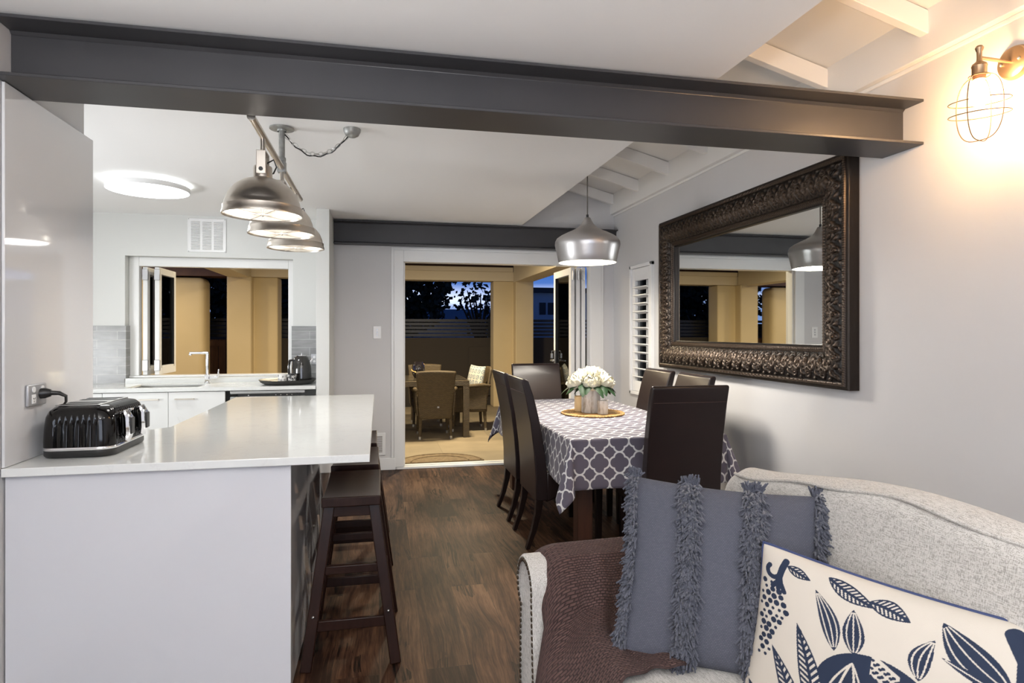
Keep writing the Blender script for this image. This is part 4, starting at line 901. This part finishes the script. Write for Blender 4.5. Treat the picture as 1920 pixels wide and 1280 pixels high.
for sg in (1, -1):
    sec = arm_sec(sg); rings = []
    cy, cz = sg * .68, .42
    for x, s in ((-.462, .90), (-.470, .97), (-.462, 1.0), (-.30, 1.0), (0, 1.0), (.36, 1.0)): rings.append([(x, cy + (y - cy) * s, cz + (z - cz) * s) for y, z in sec])
    ar = loft(rings).obj('arm', 'linen', so, sharp=40)
    mb = MB(); n = len(sec); pts = [(cy + (y - cy) * .88, cz + (z - cz) * .93) for y, z in sec]; dense = []
    for i in range(n):
        a, b_ = pts[i], pts[(i + 1) % n]; m_ = max(1, int(math.dist(a, b_) / .0175))
        for k in range(m_): dense.append((a[0] + (b_[0] - a[0]) * k / m_, a[1] + (b_[1] - a[1]) * k / m_))
    for y, z in dense: mb.ball((-.4705, y, z), .0075, 4, (.5, 1, 1))
    mb.obj('nailheads', 'brass_nail', ar)
def bh(y):      # camel top height of the back
    return .872 + .085 * (.5 + .5 * math.cos(PI * min(1, abs(y) / .80))) - .05 * max(0, (abs(y) - .70) / .075) ** 2
rings = []
ys = [-.775, -.765, -.74] + list(np.linspace(-.70, .70, 37)) + [.74, .765, .775]
for y in ys:
    h = bh(y); e_ = 0 if abs(y) <= .70 else (abs(y) - .70) / .075; ins = .055 * (1 - math.sqrt(max(0, 1 - min(1, e_) ** 2)))
    sec = [(.20, .32), (.19, .45), (.215, .60), (.245, .72), (.275, h - .075)]
    sec += [(.275 + .08 - .08 * math.cos(a), h - .075 + .075 * math.sin(a)) for a in np.linspace(.15, PI - .2, 13)]
    sec += [(.445, h - .10), (.46, .60), (.465, .30), (.46, .105), (.21, .105)]
    cx, cz = .32, .5; rings.append([(x + (cx - x) * ins * 7, y, z - (ins if z > .5 else 0)) for x, z in sec])
bk = loft(rings).obj('backrest', 'linen', so, sharp=60)
pp = [(.296 + .006 * math.sin(y * 17), y, bh(y) - .019 + .004 * math.sin(y * 17 + 1)) for y in np.linspace(-.70, .70, 80)]
MB().tube(pp, .006, 8).obj('piping', 'linen', bk)

# throw over the far arm
SOM = so.matrix_basis
def throw_pt(u, v):
    """u across (front of the arm -> back), v from behind the arm, over it, down inside and onto the seat; sofa coordinates"""
    path = [(.802, .50), (.800, .57), (.770, .635), (.705, .658), (.640, .636), (.602, .575), (.570, .50), (.52, .470), (.43, .468), (.34, .470), (.27, .470)]
    s = v * (len(path) - 1); i = min(int(s), len(path) - 2); f_ = s - i
    y = path[i][0] + (path[i + 1][0] - path[i][0]) * f_; z = path[i][1] + (path[i + 1][1] - path[i][1]) * f_
    x = -.415 + .40 * u + .05 * v * v * (1 - u) + .02 * math.sin(v * 5)
    am = .014 * min(1, max(0, v - .25) * 2.2)
    fo = am * (math.sin(u * 17 + v * 3) + .6 * math.sin(u * 31 - v * 5)); y -= fo * .8 + .030 * max(0, v - .45) * (1 - u); z += max(0, fo) * .7 + .004
    k_ = max(0, v - .52) / .48; fr_ = max(0, .30 - u) / .30; x -= .085 * min(1, k_ * 2) * (1 - u) ** 1.5; z -= .19 * fr_ ** 1.2 * min(1, k_ * 1.6)
    ov = max(0, .13 - u) / .13                                    # leading edge wraps round the front of the arm
    if ov > 0: x -= .045 * math.sin(min(1, ov * 1.3) * PI / 2) - .0; z -= .14 * ov * ov * (.35 + v); 
    return (x, y, z)
mb = MB(); NU, NV = 60, 110
mb.grid(lambda u, v: SOM @ Vector(throw_pt(u, v)), NU, NV)
mb.uv = [(i / (NU - 1) * .46, j / (NV - 1) * .85) for i in range(NU) for j in range(NV)]
o = mb.obj('throw_blanket', 'knit', None, sharp=180); tag(o, 'brown knitted throw draped over the far arm of the cream sofa', 'blanket')
md = o.modifiers.new('thick', 'SOLIDIFY'); md.thickness = .010; md.offset = 1; md = o.modifiers.new('soft', 'SUBSURF'); md.levels = 0; md.render_levels = 1

# ---- cushions
def pillow_frame(tl, tr, bl):
    tl, tr, bl = Vector(tl), Vector(tr), Vector(bl); r = tr - tl; d = tl - bl; W = r.length; r = r.normalized(); d = (d - r * d.dot(r)); Hh = d.length; d = d.normalized(); n = d.cross(r) * -1
    return tl + r * W / 2 - d * Hh / 2, r, d, r.cross(d), W / 2, Hh / 2
def pillow_pt(fr, u, v, sg, T, pinch=.07):
    c, r, d, n, hw_, hh_ = fr; a = 1 - pinch * math.cos(v * PI / 2) ; b_ = 1 - pinch * math.cos(u * PI / 2)
    th = T * (max(0., (1 - u * u) * (1 - v * v))) ** .42
    return c + r * (hw_ * u * a) + d * (hh_ * v * b_) + n * (sg * th)
def pillow(name, mat, fr, T, nu, nv, pinch, attr=None):
    mb = MB(); att = []; us = np.sin(np.linspace(-1, 1, nu) * PI / 2 * .999); vs = np.sin(np.linspace(-1, 1, nv) * PI / 2 * .999); us[0] = vs[0] = -1; us[-1] = vs[-1] = 1
    us = .5 * us + .5 * np.linspace(-1, 1, nu); vs = .5 * vs + .5 * np.linspace(-1, 1, nv); mb.uv = []
    for sg in (1, -1):
        k = len(mb.v)
        for u in us:
            for v in vs: mb.v.append(tuple(pillow_pt(fr, u, v, sg, T, pinch))); mb.uv.append((u * fr[4], v * fr[5]))
        mb.f += [((k + i * nv + j), (k + (i + 1) * nv + j), (k + (i + 1) * nv + j + 1), (k + i * nv + j + 1)) if sg > 0 else (k + i * nv + j + 1, k + (i + 1) * nv + j + 1, k + (i + 1) * nv + j, k + i * nv + j) for i in range(nu - 1) for j in range(nv - 1)]
        if attr: att += list(attr(np.repeat(us, nv), np.tile(vs, nu))) if sg > 0 else [0.] * (nu * nv)
        if sg > 0 and nu > 100: us = us[::14] if (nu - 1) % 14 == 0 else np.append(us[::14], us[-1]); vs = vs[::14] if (nv - 1) % 14 == 0 else np.append(vs[::14], vs[-1]); nu, nv = len(us), len(vs)
    if attr: mb.attr['print'] = att
    return mb.obj(name, mat, None, sharp=75, fixn=False)
C1 = pillow_frame((.765, 1.800, .905), (1.235, 1.545, .880), (.665, 1.600, .455))
o = pillow('fringed_cushion', 'basket_cloth', C1, .085, 48, 48, .05); tag(o, 'square blue-grey cushion with shaggy fringe stripes leaning on the sofa arm', 'cushion')
rr = random.Random(5)
def fringe(u0, half, n):
    mb = MB()
    for k in range(n):
        v = rr.uniform(-1, 1); u = u0 + rr.uniform(-half, half); edge = abs(u0) > .9
        p0 = pillow_pt(C1, max(-1, min(1, u)), v, 1, .085, .05); c, r, d, nn, hw_, hh_ = C1
        sd = math.copysign(1, u0) if edge else rr.choice((-1, 1))
        dirv = (nn * rr.uniform(.5, 1.0) + r * (sd * rr.uniform(.0, .9)) + d * rr.uniform(-.9, .35)).normalized(); ln = rr.uniform(.022, .040)
        p1 = p0 + dirv * ln * .5; p2 = p0 + dirv * ln * .85 + d * (-ln * .35) + r * rr.uniform(-.008, .008); w_ = rr.uniform(.0022, .0034)
        mb.tube([p0 - nn * .004, p1, p2], [w_, w_, w_ * .8], 5)
    # top and bottom ends stick out past the seam
    for ve in (-1, 1):
        for k in range(n // 14):
            u = u0 + rr.uniform(-half, half); c, r, d, nn, hw_, hh_ = C1; p0 = pillow_pt(C1, max(-1, min(1, u)), ve * .985, rr.choice((1, -.6)), .085, .05)
            dirv = (d * ve * rr.uniform(.5, 1) + nn * rr.uniform(-.4, .7) + r * rr.uniform(-.5, .5)).normalized(); ln = rr.uniform(.02, .036); mb.tube([p0, p0 + dirv * ln * .5, p0 + dirv * ln + r * rr.uniform(-.006, .006)], .0024, 5)
    mb.obj('fringe_stripe', 'fringe_grey', o, sharp=60)
for u0, h_, n in ((-.97, .045, 750), (-.36, .085, 1250), (.31, .085, 1250), (.965, .05, 750)): fringe(u0, h_, n)

# botanical cushion: the printed motifs as a mask over the front face
def botanical(u, v):
    # u,v in -1..1 ; s across 0..1.25, t down 0..1 in cushion heights
    s = (u + 1) / 2 * 1.14; t_ = (1 - v) / 2; m = np.zeros_like(s)
    def on(mask): m[mask] = 1.
    def off(mask): m[mask] = 0.
    def circ(cx, cy, r): return (s - cx) ** 2 + (t_ - cy) ** 2 < r * r
    def leafp(p0, p1, wd, bend=0.):
        p0 = np.array(p0); p1 = np.array(p1); d = p1 - p0; l = np.hypot(*d); d = d / l; nx, ny = -d[1], d[0]
        a = ((s - p0[0]) * d[0] + (t_ - p0[1]) * d[1]) / l; b = (s - p0[0]) * nx + (t_ - p0[1]) * ny - bend * np.sin(PI * np.clip(a, 0, 1)); w_ = wd * np.sin(PI * np.clip(a, 0, 1)) ** .8 * (1.15 - .45 * a)
        return a, b, w_, (a > 0) & (a < 1) & (np.abs(b) < w_)
    def solid_leaf(p0, p1, wd, bend=0., veins=1):
        a, b, w_, ins = leafp(p0, p1, wd, bend); on(ins)
        for k in range(-veins, veins + 1):
            f_ = k / (veins + .6); off(ins & (np.abs(b - f_ * w_) < .0030) & (a > .06) & (a < .94))
    def rib_leaf(p0, p1, wd, bend=0., n=13):
        a, b, w_, ins = leafp(p0, p1, wd, bend); on(ins); core = (np.abs(b) < w_ - .008)
        off(ins & core); on(ins & (np.abs(b) < .007)); on(ins & core & (((a * n - np.abs(b) / max(wd, 1e-6) * 1.6) % 1.0) < .55))
    def band_(pts, wd):
        for (x0, y0), (x1, y1) in zip(pts, pts[1:]):
            dx, dy = x1 - x0, y1 - y0; l2 = dx * dx + dy * dy; q = np.clip(((s - x0) * dx + (t_ - y0) * dy) / l2, 0, 1); on((s - x0 - q * dx) ** 2 + (t_ - y0 - q * dy) ** 2 < wd * wd)
    def arc(cx, cy, r, a0, a1, wd): band_([(cx + r * math.cos(q), cy + r * math.sin(q)) for q in np.linspace(a0, a1, 18)], wd)
    # stem and grapes
    arc(.085, .13, .035, .2, 3.9, .013); band_([(.140, .055), (.128, .10), (.120, .15)], .017); band_([(.120, .14), (.112, .185), (.090, .215)], .013); band_([(.120, .14), (.132, .185), (.155, .225)], .013); band_([(.120, .15), (.122, .22)], .012)
    rib_leaf((.15, .075), (.27, .105), .03, .0, 7)
    g = random.Random(3)
    for row in range(13):
        y = .20 + row * .034; x0, x1 = .03 + .004 * abs(row - 3), .185 - .011 * max(0, row - 5) - .018 * max(0, 3 - row)
        x = x0 + (row % 2) * .018
        while x < x1: on(circ(x + g.uniform(-.004, .004), y + g.uniform(-.004, .004), g.choice((.016, .0145, .009)))); x += .037
    rib_leaf((.34, .05), (.55, .125), .045, .01, 12); rib_leaf((.52, .10), (.68, .135), .048, -.01, 10)
    # pomegranate
    pc_ = (.60, .62); on(circ(pc_[0], pc_[1], .25))
    solid_leaf((.42, .42), (.30, .14), .045, .02); solid_leaf((.50, .40), (.47, .17), .048, 0, 1); solid_leaf((.74, .40), (.77, .18), .042, -.02, 1); solid_leaf((.80, .47), (.99, .26), .055, .02, 1)
    for p0, p1, wd in (((.47, .85), (.50, .44), .085), ((.585, .88), (.62, .52), .055), ((.70, .86), (.74, .47), .075)):
        a, b, w_, ins = leafp(p0, p1, wd); off(ins & (np.abs(np.abs(b) - w_) < .009)); off(ins & (np.abs(np.abs(b) - w_ * .45) < .005))
    sd = (np.abs(s - .625) < .055) & (np.abs(t_ - .44 - .6 * (s - .625)) < .055); off(sd)
    for i in range(6):
        for j in range(5): on(circ(.575 + i * .021 + (j % 2) * .010, .385 + j * .021 + i * .012, .0078) & sd)
    # lower leaves
    rib_leaf((.38, .86), (.24, .36), .055, .02, 16); rib_leaf((.31, .98), (.13, .54), .05, .03, 14); rib_leaf((.2, 1.0), (.03, .80), .04, .0, 9)
    # right side tendrils
    solid_leaf((1.02, .31), (.78, .085), .075, -.02); solid_leaf((1.0, .33), (.80, .25), .02, 0, 0)
    band_([(.99, .05), (1.045, .16), (1.06, .30), (1.05, .46), (1.0, .62), (.93, .78)], .030); arc(.985, .52, .07, -1.2, 2.6, .012); arc(1.12, .42, .032, -2.5, 1.6, .013)
    on(circ(1.15, .12, .07)); off(circ(1.13, .10, .018)); off(circ(1.17, .13, .014)); solid_leaf((1.10, .06), (1.24, .20), .05); solid_leaf((1.16, .80), (1.24, .50), .05)
    return m
C2 = pillow_frame((.992, 1.462, .795), (1.275, .915, .775), (.915, 1.395, .395))
o = pillow('botanical_cushion', 'botanical_print', C2, .075, 560, 420, .055, botanical); tag(o, 'cream cushion printed with navy leaves and fruit, piped in navy', 'cushion')
E_ = [pillow_pt(C2, u, v, 1, .075, .055) for u, v in [(a, 1) for a in np.linspace(-1, 1, 40)] + [(1, a) for a in np.linspace(1, -1, 32)[1:]] + [(a, -1) for a in np.linspace(1, -1, 40)[1:]] + [(-1, a) for a in np.linspace(-1, 1, 32)[1:-1]]]
MB().tube(E_, .0048, 8, closed=True).obj('piping', 'piping_navy', o)

# ================================================================== PATIO AND BEYOND
struct(MB().box(-9, 9, YB + TB - .01, 11.4, -.08, -.012).obj('floor_patio', 'patio_floor'))
struct(MB().box(-30, 30, 11.4, 45, -.12, -.02).box(-30, -9, YB + TB, 11.4, -.12, -.02).box(9, 30, YB + TB, 11.4, -.12, -.02).obj('ground', 'patio_soil'))
PB = 2.27
struct(MB().prism([(2.03, 11.1), (2.40, 11.1), (2.40, 10.9), (2.73, 10.9), (2.73, 11.42), (2.03, 11.42)], -.012, PB, 'z').obj('pillar_right', 'render_ochre', bevel=(.012, 3)))
struct(MB().prism([(-2.44, 10.9), (-2.06, 10.9), (-2.06, 11.1), (-1.68, 11.1), (-1.66, 11.42), (-2.44, 11.42)], -.012, PB, 'z').obj('pillar_left', 'render_ochre', bevel=(.02, 3)))
struct(MB().box(-6.2, -2.78, 10.95, 11.35, -.012, 2.24).obj('pillar_wing', 'render_ochre', bevel=(.10, 5)))
struct(MB().box(-2.40, 2.69, 11.08, 11.40, PB + .001, 2.44).box(-2.085, 2.385, 11.05, 11.079, 2.44, 2.52).box(2.39, 2.70, YB + TB + .01, 11.045, PB - .02, 2.639).box(-2.42, -2.09, YB + TB + .01, 11.045, PB - .02, 2.639).obj('patio_beam', 'patio_cream', bevel=(.004, 2)))
struct(MB().box(-2.43, 2.72, YB + TB + .005, 11.5, 2.64, 2.68).box(-2.43, 2.72, 11.41, 11.44, 2.40, 2.64).obj('ceiling_patio', 'patio_timber'))
struct(MB().box(-6.2, -2.46, 10.9, 11.4, 2.26, 2.60).obj('eave_timber', 'patio_timber'))
# rendered garden wall with slat fence on top
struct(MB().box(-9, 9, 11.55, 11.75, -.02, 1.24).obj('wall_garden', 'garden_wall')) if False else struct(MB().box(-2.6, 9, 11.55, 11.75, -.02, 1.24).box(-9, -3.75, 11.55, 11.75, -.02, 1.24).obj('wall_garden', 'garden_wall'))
t = thing('slat_fence', 'dark metal slat fence on top of the garden wall', 'fence', (0, 11.65, 1.24))
mb = MB()
for k in range(5): mb.box(-9, 9, -.05, -.03, .025 + k * .068, .075 + k * .068)
mb.obj('slats', 'fence_metal', t)
for x in (-7, -4.7, -2.2, 2.02, 4.4, 6.6): MB().box(x, x + .065, -.029, .03, .001, .36).obj('post', 'fence_metal', t)
t = thing('meter_door', 'flush rendered panel in the garden wall near the corner pillar', 'wall panel', (1.9, 11.549, .65)); MB().box(-.26, .26, -.03, 0, -.5, .42).obj('panel', 'garden_wall', t, bevel=(.01, 2))
t = thing('timber_gate', 'braced wooden gate seen through the kitchen window', 'gate', (-3.17, 11.62, 0))
mb = MB()
for k in range(9): mb.box(-.56 + k * .125, -.56 + k * .125 + .115, 0, .02, .04, 1.22)
mb.obj('palings', 'gate_wood', t); MB().box(-.56, .56, -.03, 0, 1.10, 1.20).box(-.56, .56, -.03, 0, .12, .22).box(-.56, .56, -.03, 0, .58, .66).obj('rail', 'gate_wood', t); MB().bar((-.5, -.0155, 1.10), (.5, -.0155, .2), .03, .10, up=(0, 1, 0)).obj('brace', 'gate_wood', t)

# patio table and wicker chairs
t = thing('patio_table', 'wicker patio table with glass top behind the open door', 'table', (.27, 8.48, -.012))
MB().box(-.87, .87, -.52, .52, .665, .735).obj('frame', 'wicker', t, bevel=(.004, 2)); MB().box(-.85, .85, -.50, .50, .7355, .742).obj('glass_top', 'glass_top', t)
for sx in (-1, 1):
    for sy in (-1, 1): MB().box(sx * .83 - .04, sx * .83 + .04, sy * .48 - .04, sy * .48 + .04, 0, .664).obj('leg', 'wicker', t, bevel=(.004, 2))
def make_wicker(label):
    t = thing('wicker_chair', label, 'chair', (0, 0, 0), 0, 'wicker chairs around the patio table')       # faces +y
    def back(u, v):
        x = (u - .5) * (.40 + .10 * v); z = .26 + .60 * v + .012 * math.cos((u - .5) * PI) * v; y = -.235 - .10 * max(0, v - .25) - .03 * math.cos((u - .5) * PI) ** 1.0; return (x, y, z)
    mb = MB(); mb.grid(back, 17, 17); o = mb.obj('backrest', 'wicker', t, sharp=80, fixn=False); m_ = o.modifiers.new('thick', 'SOLIDIFY'); m_.thickness = .035; m_.offset = 0
    MB().box(-.012, .012, 0, .006, 0, .02).obj('maker_plate', 'satin_steel', o, loc=(.03, -.300, .40))
    MB().box(-.22, .22, -.23, .24, .26, .42).obj('seat', 'wicker', t, bevel=(.02, 3))
    for sx in (-1, 1):
        mb = MB(); mb.tube([(sx * .225, -.30, .62), (sx * .262, -.20, .635), (sx * .268, .05, .62), (sx * .258, .20, .60), (sx * .235, .235, .55), (sx * .225, .235, .42)], [.02, .026, .028, .028, .026, .022], 10)
        mb.add([(sx * .235, -.24, .30), (sx * .235, .235, .30), (sx * .255, .22, .59), (sx * .262, -.24, .62), (sx * .215, -.24, .30), (sx * .215, .235, .30), (sx * .235, .22, .59), (sx * .242, -.24, .62)], [(0, 1, 2, 3), (7, 6, 5, 4), (0, 4, 5, 1), (1, 5, 6, 2), (2, 6, 7, 3), (3, 7, 4, 0)])
        mb.obj('armrest', 'wicker', t, sharp=50)
        for sy, y in ((-1, -.225), (1, .205)):
            lg = MB().tube([(sx * .19, y, .27), (sx * .196, y + sy * .012, .035)], [.024, .018], 10).obj('leg', 'wicker', t); MB().tube([(sx * .196, y + sy * .012, .036), (sx * .197, y + sy * .014, 0)], .0185, 10).obj('foot_cap', 'satin_steel', lg)
    return t
w0 = make_wicker('wicker armchair with its back to the door, fully seen in the doorway'); w0.location = (.70, 8.16, -.012)
dup(w0, (1.20, 8.66, -.012), PI / 2, 'wicker armchair at the right end of the patio table, cushion on it')
dup(w0, (.68, 9.22, -.012), PI, 'wicker armchair on the far side of the patio table, only its top showing')
dup(w0, (.02, 8.16, -.012), .05, 'wicker armchair cut off by the door frame, left of the fully seen one')
t = thing('glass_lantern', 'dark round lantern with gold spots on the patio table', 'lantern', (.52, 8.50, .7305)); 
MB().lathe([(.001, 0), (.055, 0), (.080, .04), (.090, .10), (.085, .16), (.066, .20), (.060, .215), (.055, .212), (.06, .19), (.001, .02)], 32).obj('bowl', 'lantern_glass', t)
mb = MB()
for k in range(46):
    z = .03 + .155 * ((k * .618) % 1); r = np.interp(z, [0, .04, .10, .16, .20], [.055, .080, .090, .085, .066]); q = k * 2.4; mb.ball((r * math.cos(q), r * math.sin(q), z), .009, 4, (.5, .5, 1))
mb.obj('spots', 'lantern_spot', t)
fr = pillow_frame((1.20, 8.43, .84), (1.33, 8.78, .83), (1.20, 8.45, .44))
C3 = pillow_frame((1.30, 8.90, .88), (1.45, 8.52, .87), (1.22, 8.86, .47))
def swirl(u, v):
    q = np.hypot((u * 3) % 1.2 - .6, (v * 3) % 1.2 - .6); return ((np.abs(q - .38) < .09) | (q < .13)).astype(float)
o = pillow('patio_pillow', 'patio_pillow', C3, .06, 60, 60, .05, swirl); tag(o, 'pale patterned cushion on the wicker chair at the table end', 'cushion')
t = thing('doormat', 'half-round coir doormat outside the patio door', 'doormat', (.62, YB + .26, -.012))
mb = MB(); arcp = [(.46 * math.cos(a), .42 * math.sin(a)) for a in np.linspace(0, PI, 30)]; mb.prism(arcp, 0, .018, 'z'); mb.obj('mat', 'coir', t)
MB().tube([(.43 * math.cos(a), .39 * math.sin(a), .018) for a in np.linspace(.05, PI - .05, 30)], .009, 6).tube([(.30 * math.cos(a), .27 * math.sin(a), .018) for a in np.linspace(.05, PI - .05, 24)], .009, 6).obj('border', 'coir', t)

# trees, neighbours
def tree(label, c, R, n, leaf, trunk_h, seed, sparse=False):
    t = thing('garden_tree', label, 'tree', (c[0], c[1], -.02)); rr = random.Random(seed); mb = MB()
    blobs = [(Vector((rr.gauss(0, .45) * R[0], rr.gauss(0, .4) * R[1], c[2] + rr.gauss(0, .38) * R[2])), rr.uniform(.35, .6)) for _ in range(22 if n > 9000 else 16)]
    for k in range(n):
        b_, s = rr.choice(blobs); d = Vector((rr.gauss(0, 1), rr.gauss(0, 1), rr.gauss(0, 1))).normalized() * rr.uniform(.5, 1) ** .5
        p_ = b_ + Vector((d.x * R[0] * s, d.y * R[1] * s, d.z * R[2] * s)); a = Vector((rr.gauss(0, 1), rr.gauss(0, 1), rr.gauss(0, 1))).normalized(); l = leaf * rr.uniform(.6, 1.3); q = a.orthogonal().normalized() * l * .42
        mb.add([p_ - a * l / 2, p_ + q, p_ + a * l / 2, p_ - q], [(0, 1, 2, 3)])
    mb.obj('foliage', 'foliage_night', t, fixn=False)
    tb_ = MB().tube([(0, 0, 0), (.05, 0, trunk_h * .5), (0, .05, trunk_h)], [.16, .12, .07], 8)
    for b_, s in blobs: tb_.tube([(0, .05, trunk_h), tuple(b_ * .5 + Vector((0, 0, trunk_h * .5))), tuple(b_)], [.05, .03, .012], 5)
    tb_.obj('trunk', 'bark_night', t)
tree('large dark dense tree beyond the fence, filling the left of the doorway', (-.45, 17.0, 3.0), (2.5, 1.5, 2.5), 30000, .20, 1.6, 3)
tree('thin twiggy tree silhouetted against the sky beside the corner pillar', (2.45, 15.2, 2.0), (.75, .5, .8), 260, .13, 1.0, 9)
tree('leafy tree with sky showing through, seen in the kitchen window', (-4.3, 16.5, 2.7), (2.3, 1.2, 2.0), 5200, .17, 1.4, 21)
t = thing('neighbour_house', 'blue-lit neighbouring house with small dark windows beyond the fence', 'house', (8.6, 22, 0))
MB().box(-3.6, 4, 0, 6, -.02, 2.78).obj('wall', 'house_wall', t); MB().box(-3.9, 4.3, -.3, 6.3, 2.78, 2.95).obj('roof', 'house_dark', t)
for x in (-2.87, -2.55, -1.73): MB().box(x, x + .24, -.02, .05, 1.98, 2.42).obj('window', 'house_dark', t)
MB().tube([(-3.0, .5, 2.9), (-3.0, .5, 4.2)], .02, 6).tube([(-3.3, .5, 4.0), (-2.6, .5, 4.05)], .015, 6).tube([(-3.2, .5, 3.7), (-2.8, .5, 3.7)], .012, 6).obj('antenna', 'house_dark', t)
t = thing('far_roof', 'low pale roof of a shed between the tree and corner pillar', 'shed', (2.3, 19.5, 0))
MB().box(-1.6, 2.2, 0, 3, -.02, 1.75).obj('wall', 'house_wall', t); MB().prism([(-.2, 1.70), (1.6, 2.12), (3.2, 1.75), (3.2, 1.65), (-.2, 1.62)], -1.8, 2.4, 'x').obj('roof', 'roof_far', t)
bpy.context.view_layer.update()
